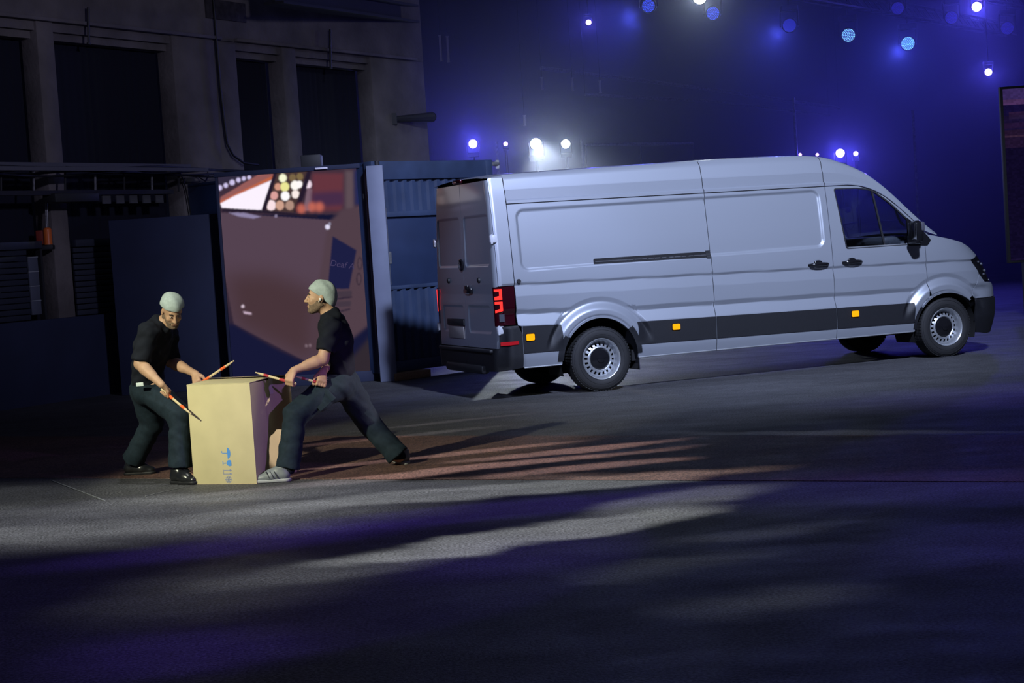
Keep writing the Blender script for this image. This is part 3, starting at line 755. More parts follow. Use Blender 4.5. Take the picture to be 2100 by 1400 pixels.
head_poly = [(s_front(4.925, 1.12), 1.118), (seam0 + 0.012, 0.955), (s_front(5.13, 0.86), 0.855), (s_front(5.27, 0.9), 0.87), (s_front(5.30, 0.95), 0.96), (s_front(5.17, 1.1), 1.10), (s_front(5.09, 1.17), 1.170), (s_front(5.02, 1.15), 1.143)]
nose_poly = [(s_front(5.13, 0.86), 0.848), (seam0 + 0.008, 0.945), (s_front(4.89, 0.73), 0.728), (s_front(4.93, 0.66), 0.663), (S_END, 0.663), (S_END, 0.80), (s_front(5.32, 0.85), 0.83)]
grille_poly = [(s_front(5.28, 0.86), 0.845), (S_END, 0.81), (S_END, 1.10), (s_front(5.22, 1.08), 1.09), (s_front(5.31, 0.96), 0.955)]
bump_poly = [(s_front(4.90, 0.55), 0.655), (s_front(4.905, 0.5), 0.40), (s_front(4.95, 0.3), 0.255), (s_front(5.15, 0.24), 0.225), (S_END, 0.215), (S_END, 0.655)]
pillar_poly = [(SEAM, 1.228), (-0.980, 1.228), (-0.980, 2.10), (-0.985, 2.385), (SEAM, 2.385)]
lamp_poly = [(SEAM - 0.070, 0.805), (-1.003, 0.812), (-0.992, 1.0), (-0.985, 1.22), (SEAM - 0.070, 1.22)]
rdoor_poly = [(s_rear(0.004), 0.56), (s_rear(0.004) + 0.0, 2.365), (SEAM - 0.006, 2.365), (SEAM - 0.006, 1.225), (SEAM - 0.026, 1.222), (SEAM - 0.026, 0.56)]
# the rear doors meet on the centre line at every height
def rdoor_outline():
    c = [(s_rear(0.004, z), z) for z in np.linspace(2.365, 0.56, 16)]
    return c + [(SEAM - 0.026, 0.56), (SEAM - 0.026, 1.222), (SEAM - 0.006, 1.225), (SEAM - 0.006, 2.365)]
rbump_poly = [(s_rear(0.0, 0.4), 0.29), (SEAM, 0.32), (-0.94, 0.345), (-0.94, 0.70), (-0.985, 0.798), (SEAM, 0.798), (SEAM - 0.02, 0.552), (s_rear(0.0, 0.5), 0.552)]

sides = (False, True)
PARTS = {}
for mir in sides:
    k = 'L' if mir else 'R'
    sp_ = skin('side_panel', side_poly, M_PAINT, VAN, mirror=mir)
    sd = skin('sliding_door', slide_poly, M_PAINT, VAN, mirror=mir) if not mir else skin('side_panel', slide_poly, M_PAINT, VAN, mirror=mir, fine=False)
    cd = skin('cab_door', door_poly, M_PAINT, VAN, holes=[glass_poly], mirror=mir)
    PARTS[k] = (sp_, sd, cd)
    gp = skin('window_glass', glass_poly, M_GLASS, cd, off=-0.012, rim=0, mirror=mir, fine=False)
    # divider bar and rubber seal of the door window
    dv = skin('window_divider', [(3.678, 1.373), (3.700, 1.373), (3.612, 2.012), (3.590, 2.018)], M_BLACK, cd, off=-0.004, mirror=mir, fine=False)
    n = len(glass_poly)
    sl = skin('window_seal', rounded([(3.160, 1.360), (4.025, 1.357), (4.045, 1.655), (3.81, 1.880), (3.595, 2.032), (3.42, 2.062), (3.082, 2.068)], [0.03, 0.02, 0.02, 0.1, 0.1, 0.1, 0.03]), M_BLACK, cd, holes=[glass_poly], off=0.003, mirror=mir, fine=False)
    st = skin('sill_trim', [(3.19, 1.366), (3.995, 1.363), (3.995, 1.376), (3.19, 1.382)], mat('trim_grey', (0.15, 0.155, 0.17, 1), rough=0.4), cd, off=0.006, mirror=mir, fine=False)
    skin('front_wing', wing_poly, M_PAINT, VAN, mirror=mir)
    skin('mirror_base', [(4.015, 1.345), (4.27, 1.335), (4.335, 1.395), (4.185, 1.555), (4.02, 1.68)], M_GLOSSBLACK, VAN, off=0.006, mirror=mir, fine=False)
    hl = skin('headlight', head_poly, M_GLOSSBLACK, VAN, mirror=mir, fine=False, off=-0.004)
    h2 = MB()
    for (xx, zz, rr_) in ((5.17, 1.06, 0.020), (5.22, 0.98, 0.020), (5.16, 0.94, 0.016), (5.10, 1.09, 0.016)):
        s0 = s_front(xx, zz); p = surf(np.array([s0]), np.array([zz]), -0.004)[0]
        h2.ball((p[0], p[1] * (-1 if mir else 1), p[2]), rr_, 10)
    h2.build('headlight_lens', M_LAMPCLEAR, hl)
    skin('bumper_skin', nose_poly, M_PAINT, VAN, mirror=mir, fine=False)
    gr = skin('grille', grille_poly, M_GLOSSBLACK, VAN, mirror=mir, fine=False, off=-0.012)
    for q in range(4):
        z0 = 0.855 + 0.06 * q
        skin('grille_bar', [(s_front(5.335, z0), z0), (S_END, z0), (S_END, z0 + 0.018), (s_front(5.325, z0), z0 + 0.018)], M_CHROME if q in (0, 3) else M_BLACK, gr, mirror=mir, fine=False)
    skin('front_bumper', bump_poly, M_BLACK, VAN, mirror=mir, fine=False, off=0.012)
    skin('corner_pillar', pillar_poly, M_PAINT, VAN, mirror=mir)
    tl = skin('tail_lamp', lamp_poly, M_REDLENS, VAN, mirror=mir, fine=False, off=0.012)
    # lit C-shaped light guides of the tail lamp
    for (z0, z1) in ((1.085, 1.20), (0.945, 1.065)):
        a, b = SEAM - 0.045, SEAM + 0.030
        cc = [(a, z0), (b, z0 + (0.02 if z0 < 1 else 0)), (b, z1), (a, z1), (a, z1 - 0.028), (b - 0.026, z1 - 0.028), (b - 0.026, z0 + 0.042), (a, z0 + 0.03)]
        skin('light_guide', cc, M_REDLIT, tl, off=0.017, rim=0.006, mirror=mir, fine=False, step=0.012)
    if mir: skin('light_guide', [(SEAM - 0.068, 0.955), (SEAM - 0.045, 0.955), (SEAM - 0.045, 1.20), (SEAM - 0.068, 1.20)], M_REDLIT, tl, off=0.018, rim=0.006, mirror=True, fine=False, step=0.012)
    skin('reverse_lens', [(SEAM - 0.008, 0.85), (SEAM + 0.04, 0.85), (SEAM + 0.04, 0.93), (SEAM - 0.008, 0.93)], M_LAMPCLEAR, tl, off=0.015, rim=0.006, mirror=mir, fine=False) 
    rd = skin('rear_door', rdoor_outline(), M_PAINT, VAN, mirror=mir)
    PARTS[k] += (rd,)
    rb = skin('rear_bumper', rbump_poly, M_BLACK, VAN, mirror=mir, fine=False, off=0.03)
    skin('reflector', [(SEAM - 0.005, 0.592), (-0.99, 0.598), (-0.99, 0.635), (SEAM - 0.005, 0.632)], M_REDREF, rb, off=0.038, rim=0.01, mirror=mir, fine=False)
    # black rub strips, one per panel
    def strip(x0, x1, parent, cut0=None, cut1=None):
        poly = [(x0, zstrip_lo(x0))] + [(x1, zstrip_lo(x1)), (x1, zstrip(x1) - 0.004), (x0, zstrip(x0) - 0.004)]
        return skin('rub_strip', poly, M_BLACK, parent, off=0.011, rim=0.014, mirror=mir, fine=True)
    strip(-0.925, -0.47, sp_)
    strip(0.435, 1.399, sp_); strip(1.411, 2.964, sd); strip(2.976, 4.03, cd)
    # lip round the wheel openings: painted above, black plastic where the rub strip meets it
    for (xc, zc, r0, r1, a0, a1, par, mt) in ((-0.02, 0.365, 0.442, 0.462, 145, 42, sp_, M_PAINT), (-0.02, 0.365, 0.442, 0.51, 179, 146, sp_, M_BLACK), (-0.02, 0.365, 0.442, 0.50, 41, 3, sp_, M_BLACK),
                                              (4.47, 0.35, 0.412, 0.432, 142, 126, cd, M_PAINT), (4.47, 0.35, 0.412, 0.45, 178, 143, cd, M_BLACK), (4.47, 0.35, 0.412, 0.432, 125, 46, VAN, M_PAINT)):
        n_ = max(4, int(abs(a0 - a1) / 4))
        po = circ(xc, zc, r0, a0, a1, n_) + circ(xc, zc, r1, a1, a0, n_)
        skin('arch_lip', po, mt, par, off=0.008, rim=0.05, mirror=mir, fine=False, step=0.05)
    # amber side markers
    for (x0, x1, z0, z1, par) in ((-0.893, -0.80, 0.628, 0.698, sp_), (0.853, 0.942, 0.606, 0.672, sp_), (3.165, 3.256, 0.574, 0.643, cd)):
        hd = skin('marker_housing', rounded([(x0 - 0.008, z0 - 0.006), (x1 + 0.008, z0 - 0.006), (x1 + 0.008, z1 + 0.006), (x0 - 0.008, z1 + 0.006)], 0.012), M_GLOSSBLACK, par, off=0.016, rim=0.008, mirror=mir, fine=False)
        if par in (sp_, cd):
            ml = skin('marker_lens', rounded([(x0, z0), (x1, z0), (x1, z1), (x0, z1)], 0.015), M_AMBER, par, off=0.026, rim=0.014, mirror=mir, fine=False)
            ml['label'] = 'lit amber marker lens'
    # fuel flap lock / door stop button
    c = surf(np.array([-0.925]), np.array([1.267]), 0.0)[0]; sgn = -1 if mir else 1
    MB().cyl((c[0], c[1] * sgn + 0.01 * sgn, c[2]), (c[0], (c[1] - 0.014) * sgn, c[2]), 0.028, 0.022, 16).build('door_stop', M_BLACK, sp_)

RP, RD, RC, RRD = PARTS['R'][0], PARTS['R'][1], PARTS['R'][2], PARTS['R'][3]
LRD = PARTS['L'][3]
# sliding door rail
rail = [(-0.025, 1.392), (1.398, 1.380), (1.398, 1.443), (1.34, 1.445), (-0.01, 1.452), (-0.025, 1.44)]
skin('sliding_rail', rail, M_DARK, RP, off=0.004, rim=0.02, fine=False)
skin('rail_lip', [(-0.01, 1.412), (1.395, 1.402), (1.395, 1.412), (-0.01, 1.424)], M_TRIM, RP, off=0.012, rim=0.012, fine=False)
skin('rail_end', [(1.345, 1.375), (1.398, 1.372), (1.398, 1.455), (1.345, 1.455)], M_BLACK, RP, off=0.012, rim=0.02, fine=False)
# door handles
for (xc, par) in ((2.775, RD), (3.225, RC)):
    z0 = float(1.205)
    p = surf(np.array([xc]), np.array([z0]), 0.0)[0]; yb = p[1]
    h = MB()
    h.tube([(xc - 0.125, yb + 0.004, z0 - 0.002), (xc - 0.105, yb - 0.020, z0), (xc - 0.05, yb - 0.036, z0 + 0.004), (xc, yb - 0.040, z0 + 0.005), (xc + 0.05, yb - 0.036, z0 + 0.004), (xc + 0.105, yb - 0.020, z0), (xc + 0.125, yb + 0.004, z0 - 0.002)], [0.018, 0.020, 0.022, 0.023, 0.022, 0.020, 0.018], 10)
    hd = h.build('door_handle', M_GLOSSBLACK, par)
    MB().ball((xc, yb + 0.003, z0 - 0.012), (0.065, 0.012, 0.040), 14).build('handle_cup', M_STEEL, hd)
    MB().ball((xc - 0.005, yb - 0.002, z0 + 0.026), (0.055, 0.018, 0.026), 14).build('handle_cap', M_GLOSSBLACK, hd)

# mirrors
for sgn in (1, -1):
    b = MB()
    b.box((4.005, -1.15 * sgn, 1.505), (0.10, 0.20, 0.26), bevel=0.045)
    b.box((3.985, -1.14 * sgn, 1.395), (0.09, 0.18, 0.07), bevel=0.03)
    b.cyl((4.07, -0.95 * sgn, 1.41), (4.02, -1.08 * sgn, 1.41), 0.035, 0.03, 12)
    mr = b.build('side_mirror', M_GLOSSBLACK, VAN)
    MB().box((3.957, -1.15 * sgn, 1.515), (0.012, 0.16, 0.20), bevel=0.005).build('mirror_glass', M_CHROME, mr)
    MB().box((4.035, -1.235 * sgn, 1.565), (0.055, 0.045, 0.11), bevel=0.02).build('mirror_cap', mat('mirror_grey', (0.07, 0.07, 0.09, 1), rough=0.3), mr)

# ---- roof, A-pillars, windscreen and bonnet
roof_z = hermite([-1.2, -1.08, -0.9, -0.33, 0.31, 0.91, 1.46, 2.15, 2.73, 2.95, 3.05, 3.31, 3.54, 3.76, 4.08, 4.42], [2.385, 2.408, 2.421, 2.437, 2.449, 2.458, 2.469, 2.476, 2.468, 2.452, 2.436, 2.352, 2.240, 2.077, 1.773, 1.462])
gut_z = hermite([-1.2, -0.985, -0.975, 3.25, 3.42, 3.60, 3.76, 3.93, 4.10, 4.26, 4.42], [2.383, 2.383, 2.10, 2.10, 2.083, 2.030, 1.943, 1.808, 1.653, 1.505, 1.445])
def roof_profile(x):
    zr, zg = float(roof_z(x)), float(gut_z(x))
    if x < -0.976: zg = 2.385
    w = float(half_w(np.array(zg)))
    H = zr - zg
    if zg > 2.3:
        pts = [(w, zg), (w - 0.008, zg + 0.004), (w - 0.02, zg + H * 0.4 + 0.002), (w - 0.035, zg + H * 0.8), (w - 0.06, zr - 0.002), (0.70, zr + 0.004)]
        pts = pts[:1] + [pts[1]] * 1 + pts[2:]
        pts = [pts[0], pts[1], pts[2], pts[2], pts[3], pts[3], pts[4], pts[4], pts[5]]
        q = [(0.60, zr + 0.012), (0.3, zr + 0.022), (0, zr + 0.026)]
        return pts + q
    k = min(1.0, H / 0.36)
    pts = [(w + 0.004, zg + 0.003), (w + 0.001, zg + 0.03 * k + 0.004), (w - 0.022 * k, zg + 0.045 * k + 0.005), (w - 0.030 * k, zg + 0.16 * k), (w - 0.026 * k - 0.012, zg + 0.172 * k), (w - 0.062 * k, zg + 0.285 * k), (w - 0.085 * k, zg + 0.325 * k), (w - 0.125 * k, zr - 0.004), (w - 0.19 * k, zr + 0.004)]
    y = pts[-1][0]
    return pts + [(y * 0.85, zr + 0.012), (y * 0.45, zr + 0.022), (0, zr + 0.026)]
XS = [-1.185, -1.16, -1.12, -1.06, -0.99, -0.977, -0.974] + list(np.linspace(-0.9, 2.9, 40)) + list(np.linspace(2.95, 4.42, 50))
R_ = np.array([roof_profile(x) for x in XS]); nv = R_.shape[1]
def roof_grid(i0, i1, j0, j1, mir):
    vs, fs = [], []
    for i in range(i0, i1):
        for j in range(j0, j1):
            y, z = R_[i, j]; vs.append((XS[i], (y if mir else -y), z))
    w = j1 - j0
    for i in range(i1 - i0 - 1):
        for j in range(w - 1):
            f = (i * w + j, (i + 1) * w + j, (i + 1) * w + j + 1, i * w + j + 1)
            fs.append(tuple(reversed(f)) if mir else f)
    return vs, fs
iw = next(i for i, x in enumerate(XS) if x > 3.36)      # windscreen begins
ib = next(i for i, x in enumerate(XS) if x > 2.968)
mb = MB(); pl_ = MB(); ws = MB(); cabroof = MB(); m2 = MB()
im = next(i for i, x in enumerate(XS) if x > 1.40)
for mir in sides:
    mb.add(*roof_grid(0, im + 1, 0, nv, mir)); m2.add(*roof_grid(im, ib + 1, 0, nv, mir))
    cabroof.add(*roof_grid(ib, iw + 1, 0, nv, mir)); cabroof.add(*roof_grid(iw, len(XS), 0, 9, mir))
    ws.add(*roof_grid(iw, len(XS), 8, nv, mir))
roof = mb.build('roof', M_PAINT, VAN, angle=28)
m2.build('roof_middle', M_PAINT, VAN, angle=28)
cabroof.build('cab_roof', M_PAINT, VAN, angle=28)
ws.build('windscreen', M_GLASS, VAN)
# roof joints: dark grooves between the pressings
for x0 in (1.404, 2.970, -0.976):
    pr = roof_profile(x0 + 0.001)
    for mir in sides:
        sg = 1 if mir else -1; g_ = MB()
        for a, b in zip(pr[:-4], pr[1:-3]):
            g_.add([(x0 - 0.004, sg * (a[0] + 0.0012), a[1] + 0.001), (x0 + 0.004, sg * (a[0] + 0.0012), a[1] + 0.001), (x0 + 0.004, sg * (b[0] + 0.0012), b[1] + 0.001), (x0 - 0.004, sg * (b[0] + 0.0012), b[1] + 0.001)], [(0, 1, 2, 3)])
        g_.build('roof_joint', M_DARK, roof)
# dark tube put in as the gutter's shadow line between roof and sides
gl = MB()
for mir in sides:
    sg = 1 if mir else -1
    q = [(x, sg * (float(half_w(np.array(float(gut_z(x))))) - 0.004), float(gut_z(x)) - 0.004) for x in np.linspace(-0.97, 4.25, 80)]
    gl.tube(q, 0.0055, 6)
gl.build('gutter_shadow_line', M_DARK, VAN)
# third brake light
MB().box((-1.19, 0, 2.395), (0.05, 0.26, 0.045), bevel=0.015).build('brake_light', M_REDLENS, roof)
# bonnet
hb = []
tf = [(4.42, 1.445)] + top_front[2:] + [(s_front(5.16, 1.13), 1.11)]
for (s0, z0) in tf:
    p = surf(np.array([s0]), np.array([z0]), 0.0)[0]; hb.append(p)
hv, hf = [], []
NJ = 9
for p in hb:
    for j in range(NJ):
        t = -1 + 2 * j / (NJ - 1)
        hv.append((p[0] + 0.10 * (1 - t * t) * (p[0] - 4.4), p[1] * -t * -1 if False else -p[1] * t * -1, p[2] + 0.055 * (1 - abs(t) ** 2.2)))
for i in range(len(hb) - 1):
    for j in range(NJ - 1):
        hf.append((i * NJ + j, (i + 1) * NJ + j, (i + 1) * NJ + j + 1, i * NJ + j + 1))
ho = raw_mesh('bonnet', hv, hf, M_PAINT, VAN)
bm = bmesh.new(); bm.from_mesh(ho.data); bmesh.ops.recalc_face_normals(bm, faces=bm.faces)
if sum(f.normal.z for f in bm.faces) < 0: bmesh.ops.reverse_faces(bm, faces=bm.faces)
bm.to_mesh(ho.data); bm.free()

# ---- added unseen dark shell that blocks light through the panel gaps
li = MB(); pts = []
for x in (-1.13, 0.5, 1.4, 2.80):
    for z in np.linspace(0.40, 2.36, 12): pts.append((x, z))
lv, lf = [], []
rings = []
zz = list(np.linspace(0.42, 2.34, 14))
for x in (-1.14, 2.80):
    ring = [(x, -(float(half_w(np.array(z))) - 0.07), z) for z in zz] + [(x, (float(half_w(np.array(z))) - 0.07), z) for z in reversed(zz)]
    rings.append(ring)
n = len(rings[0])
lv = rings[0] + rings[1]
lf = [(i, (i + 1) % n, n + (i + 1) % n, n + i) for i in range(n)] + [tuple(range(n)), tuple(range(n, 2 * n))]
# leave room for the rear wheels: shell floor sits above them
raw_mesh('light_block_shell', [(a, b if abs(b) < 0.6 or c > 0.86 else b * 0.62 / abs(b), c) for a, b, c in lv], lf, M_DARK, VAN, smooth=False)
# ---- underbody
u = MB()
u.box((1.9, 0, 0.40), (6.2, 1.10, 0.14)); u.box((2.4, -0.72, 0.42), (2.9, 0.30, 0.10)); u.box((2.4, 0.72, 0.42), (2.9, 0.30, 0.10))
u.box((-0.85, 0, 0.42), (0.5, 1.5, 0.12)); u.cyl((0, -0.75, 0.352), (0, 0.75, 0.352), 0.06, n=12); u.ball((0, 0, 0.352), 0.15)
u.box((4.9, 0, 0.40), (0.5, 1.3, 0.2)); u.cyl((4.49, -0.75, 0.352), (4.49, 0.75, 0.352), 0.045, n=12)
u.cyl((-1.2, -0.35, 0.33), (0.6, -0.35, 0.36), 0.035, n=10); u.box((0.42, -0.78, 0.36), (0.06, 0.22, 0.12)); 
u.build('underbody', M_DARK, VAN)
# wheel housings
for (xc, zc) in ((-0.02, 0.365), (4.47, 0.35)):
    for sgn in (1, -1):
        w_ = MB()
        pr = circ(xc, zc, 0.47 if xc < 1 else 0.44, 200, -20, 24)
        vs = [(x, -0.955 * sgn, z) for x, z in pr] + [(x, -0.56 * sgn, z) for x, z in pr]
        k = len(pr)
        w_.add(vs, [(i, i + 1, k + i + 1, k + i) for i in range(k - 1)] + [tuple(range(k, 2 * k))])
        w_.build('wheel_housing', M_DARK, VAN)
for sgn in (1, -1):
    MB().box((0.445, -0.86 * sgn, 0.33), (0.012, 0.20, 0.26), bevel=0.004).build('mud_flap', M_BLACK, VAN)
# sills: bright lower lip
for (x0, x1) in ((0.44, 1.400), (1.410, 2.965), (2.975, 4.03), (-0.92, -0.48)):
    l_ = MB(); p0 = surf(np.array([x0]), np.array([0.337]))[0]; p1 = surf(np.array([x1]), np.array([0.337]))[0]
    l_.tube([tuple(p0), tuple(p1)], 0.008, 8)
    l_.build('sill_lip', M_STEEL, VAN)

# ---- wheels
def make_wheel():
    w = bpy.data.objects.new('wheel', None); COL.objects.link(w); w.parent = VAN
    MZ = Matrix.Rotation(math.radians(90), 4, 'X')          # local Z points to -Y (outward on the near side)
    t = MB()
    t.lathe([(0.222, 0.095), (0.235, 0.108), (0.265, 0.117), (0.300, 0.114), (0.335, 0.102), (0.348, 0.085), (0.353, 0.06), (0.354, 0.0), (0.353, -0.06), (0.348, -0.085), (0.335, -0.102), (0.265, -0.117), (0.222, -0.10)], MZ, 64)
    # side wall ribs and tread grooves
    t.lathe([(0.268, 0.1165), (0.270, 0.1195), (0.274, 0.1195), (0.276, 0.1165)], MZ, 64)
    t.lathe([(0.318, 0.108), (0.320, 0.112), (0.325, 0.110), (0.327, 0.106)], MZ, 64)
    ty = t.build('tyre', M_RUBBER, w)
    tr = MB()
    for k in range(64):
        a = 2 * math.pi * k / 64
        for yy in (-0.065, 0.0, 0.065):
            M = Matrix.Rotation(a, 4, 'Y') @ Matrix.Translation((0, yy, 0.3515))
            tr.box((0, 0, 0), (0.022, 0.050, 0.008), M)
    to = tr.build('tread_blocks', M_RUBBER, ty, smooth=False); to['kind'] = 'stuff'
    r = MB()
    r.lathe([(0.224, 0.085), (0.228, 0.104), (0.224, 0.110), (0.217, 0.106), (0.206, 0.088), (0.196, 0.070), (0.190, 0.045), (0.184, 0.034), (0.176, 0.034)], MZ, 64)
    r.lathe([(0.146, 0.052), (0.140, 0.060), (0.128, 0.064), (0.120, 0.058), (0.116, 0.045), (0.0, 0.040)], MZ, 64)
    NS = 20
    for k in range(NS):                                      # bridges between the vent holes
        a0 = 2 * math.pi * (k + 0.0) / NS; a1 = 2 * math.pi * (k + 0.52) / NS
        vs = []
        for rad, h in ((0.177, 0.034), (0.146, 0.052)):
            for a in (a0, (a0 + a1) / 2, a1):
                vs.append((rad * math.cos(a), rad * math.sin(a), h))
        vs += [(x, y, h - 0.012) for x, y, h in vs]
        r.add(vs, [(0, 1, 4, 3), (1, 2, 5, 4), (0, 3, 9, 6), (2, 8, 11, 5), (0, 6, 7, 1), (1, 7, 8, 2), (3, 4, 10, 9), (4, 5, 11, 10)], MZ)
    rim = r.build('rim', M_STEEL, w)
    bk = MB(); bk.lathe([(0.19, 0.0), (0.0, 0.0)], MZ, 32); bk.build('brake_disc', M_DARK, rim)
    c = MB(); c.lathe([(0.112, 0.046), (0.112, 0.062), (0.104, 0.072), (0.070, 0.080), (0.045, 0.084), (0.042, 0.092), (0.030, 0.096), (0.0, 0.097)], MZ, 40)
    c.build('hub_cap', M_GLOSSBLACK, rim)
    return w
w0 = make_wheel()
w0.location = (0, -0.845, 0.354)
for loc, rz, ry in (((4.49, -0.855, 0.354), 0, 0.2), ((0, 0.845, 0.354), math.pi, 0.1), ((4.49, 0.855, 0.354), math.pi, 0.3)):
    c = w0.copy(); COL.objects.link(c); c.parent = VAN; c.location = loc; c.rotation_euler = (0, ry, rz)
    for ch in list(w0.children):
        d = ch.copy(); COL.objects.link(d); d.parent = c
        for g2 in list(ch.children):
            e = g2.copy(); COL.objects.link(e); e.parent = d

# ---- rear door hardware
M_HINGE = mat('bright_zinc', (0.62, 0.64, 0.70, 1), rough=0.3, metal=0.2)
xr = RS - RR
for sgn, par in ((1, RRD), (-1, LRD)):
    for z in (1.735, 0.76):
        h = MB(); wy = float(half_w(np.array(z)))
        h.box((RS - 0.055, -(wy - 0.005) * sgn, z), (0.075, 0.05, 0.085), bevel=0.012)
        h.cyl((RS - 0.075, -(wy + 0.012) * sgn, z - 0.05), (RS - 0.075, -(wy + 0.012) * sgn, z + 0.05), 0.013, n=10)
        h.build('hinge', M_HINGE, par)
    b = MB(); b.cyl((xr + 0.01, -0.50 * sgn, 1.30), (xr - 0.020, -0.50 * sgn, 1.30), 0.035, 0.026, 16); b.build('door_stop', M_BLACK, par)
h = MB()
h.box((xr - 0.012, -0.14, 1.185), (0.03, 0.24, 0.06), bevel=0.014); h.box((xr - 0.02, -0.12, 1.222), (0.03, 0.10, 0.05), bevel=0.014)
h.build('door_handle', M_GLOSSBLACK, RRD)
MB().box((xr - 0.016, -0.12, 1.16), (0.012, 0.12, 0.028), bevel=0.005).build('handle_cup', M_STEEL, RRD)
# round latch ring on the door seam
MX = Matrix.Translation((xr - 0.004, 0.03, 1.475)) @ Matrix.Rotation(math.radians(-90), 4, 'Y')
e = MB(); e.lathe([(0.062, 0), (0.068, 0.012), (0.060, 0.018), (0.054, 0.010)], MX, 28); e.lathe([(0.054, 0.004), (0.0, 0.008)], MX, 28)
em = e.build('badge_disc', M_GLOSSBLACK, LRD)
e = MB(); e.lathe([(0.060, 0.012), (0.066, 0.020), (0.058, 0.022), (0.056, 0.014)], MX, 28); e.build('badge_ring', M_CHROME, em)
for pts in ([(-0.030, 0.030), (0.0, -0.004), (0.030, 0.030)], [(-0.044, 0.008), (-0.020, -0.042), (0.0, -0.006), (0.020, -0.042), (0.044, 0.008)]):
    e = MB(); e.tube([MX @ Vector((a2, a1, 0.014)) for a1, a2 in pts], 0.0055, 6); e.build('badge_letter', M_CHROME, em)
# number plate on the left door with its dark recess and lamp
MB().box((xr - 0.004, 0.34, 0.83), (0.03, 0.56, 0.075), bevel=0.012).build('plate_lamp', M_BLACK, LRD)
MB().box((xr - 0.006, 0.34, 0.715), (0.016, 0.50, 0.135), bevel=0.004).build('number_plate', M_PLATE, LRD)
sk = MB()
sk.box((xr - 0.02, 0, 0.535), (0.09, 1.70, 0.035), bevel=0.012); sk.build('rear_step', M_BLACK, VAN)
MB().box((xr - 0.03, 0, 0.33), (0.10, 1.2, 0.10), bevel=0.03).build('bumper_lower', M_BLACK, VAN)

# ---- cab interior
d_ = MB()
d_.box((4.22, 0, 1.24), (0.46, 1.66, 0.34), bevel=0.06); d_.box((4.10, 0, 1.42), (0.34, 1.2, 0.10), bevel=0.04)
da = d_.build('dashboard', M_TRIM, VAN)
for (yy, zz_, w_) in ((-0.66, 1.32, 0.13), (-0.15, 1.32, 0.13), (0.15, 1.32, 0.13), (0.66, 1.32, 0.13), (0, 1.20, 0.26)):
    MB().box((3.985, yy, zz_), (0.02, w_, 0.09), bevel=0.008).build('air_vent', mat('vent_grey', (0.25, 0.28, 0.32, 1), rough=0.35, metal=0.3), da)
st = MB(); Ms = Matrix.Translation((3.80, 0.45, 1.36)) @ Matrix.Rotation(math.radians(-62), 4, 'Y')
st.lathe([(0.185 + 0.016 * math.cos(a), 0.016 * math.sin(a)) for a in np.linspace(0, 2 * math.pi, 9)[:-1]], Ms, 32, close=True)
st.box((0, 0, -0.01), (0.36, 0.03, 0.015), Ms); st.box((0, 0, -0.01), (0.03, 0.36, 0.015), Ms); st.lathe([(0.06, 0.0), (0.06, 0.02), (0, 0.025)], Ms, 20)
st.cyl(Ms @ Vector((0, 0, -0.02)), (4.15, 0.45, 1.18), 0.03, n=10)
st.build('steering_wheel', M_TRIM, da)
for yy in (-0.45, 0.45):
    s_ = MB()
    s_.box((3.25, yy, 0.92), (0.50, 0.48, 0.16), bevel=0.05)
    s_.box((3.02, yy, 1.24), (0.14, 0.46, 0.56), Matrix.Translation((3.02, yy, 1.24)) @ Matrix.Rotation(math.radians(-10), 4, 'Y') @ Matrix.Translation((-3.02, -yy, -1.24)), bevel=0.05)
    s_.box((3.25, yy, 0.72), (0.40, 0.40, 0.26), bevel=0.02)
    se = s_.build('seat', mat('seat_fabric', (0.02, 0.022, 0.028, 1), rough=0.9), VAN)
    MB().box((2.96, yy, 1.64), (0.10, 0.26, 0.18), bevel=0.04).build('headrest', MATS['seat_fabric'], se)
MB().box((3.6, 0, 0.62), (1.5, 1.7, 0.06)).build('cab_floor', M_DARK, VAN)
MB().box((2.86, 0, 1.40), (0.04, 1.56, 1.70)).build('bulkhead', M_TRIM, VAN)
for sgn in (1, -1):
    MB().tube([(3.98, -0.80 * sgn, 1.78), (4.00, -0.79 * sgn, 1.72), (4.04, -0.80 * sgn, 1.62), (4.08, -0.82 * sgn, 1.58)], 0.014, 8).build('grab_handle', mat('handle_grey', (0.30, 0.32, 0.36, 1), rough=0.5), VAN)
MB().box((3.50, 0.2, 1.96), (0.05, 0.26, 0.07), bevel=0.02).build('rear_view_console', mat('console_grey', (0.35, 0.36, 0.38, 1), rough=0.5), VAN)
# ================================================================== video walls
def raster_quad(name, corner, ux, uy, W, Hh, colors, strength, parent):
    """a flat screen: one small square per LED tile, coloured from an array of linear colours"""
    vs = [corner + ux * (i / W) + uy * (j / Hh) for j in range(Hh + 1) for i in range(W + 1)]
    fs = [(j * (W + 1) + i, j * (W + 1) + i + 1, (j + 1) * (W + 1) + i + 1, (j + 1) * (W + 1) + i) for j in range(Hh) for i in range(W)]
    me = bpy.data.meshes.new(name); me.from_pydata([tuple(v) for v in vs], [], fs); me.update()
    at_ = me.color_attributes.new('pixels', 'FLOAT_COLOR', 'CORNER')
    c = np.ones((Hh * W, 4, 4), np.float32); c[:, :, :3] = colors.reshape(-1, 1, 3)
    at_.data.foreach_set('color', c.ravel())
    m = bpy.data.materials.new(name); m.use_nodes = True; nt = m.node_tree; nt.nodes.remove(nt.nodes['Principled BSDF'])
    v = nt.nodes.new('ShaderNodeVertexColor'); v.layer_name = 'pixels'
    e = nt.nodes.new('ShaderNodeEmission'); e.inputs[1].default_value = strength
    nt.links.new(v.outputs[0], e.inputs[0]); nt.links.new(e.outputs[0], nt.nodes['Material Output'].inputs[0])
    return link(name, me, m, parent)

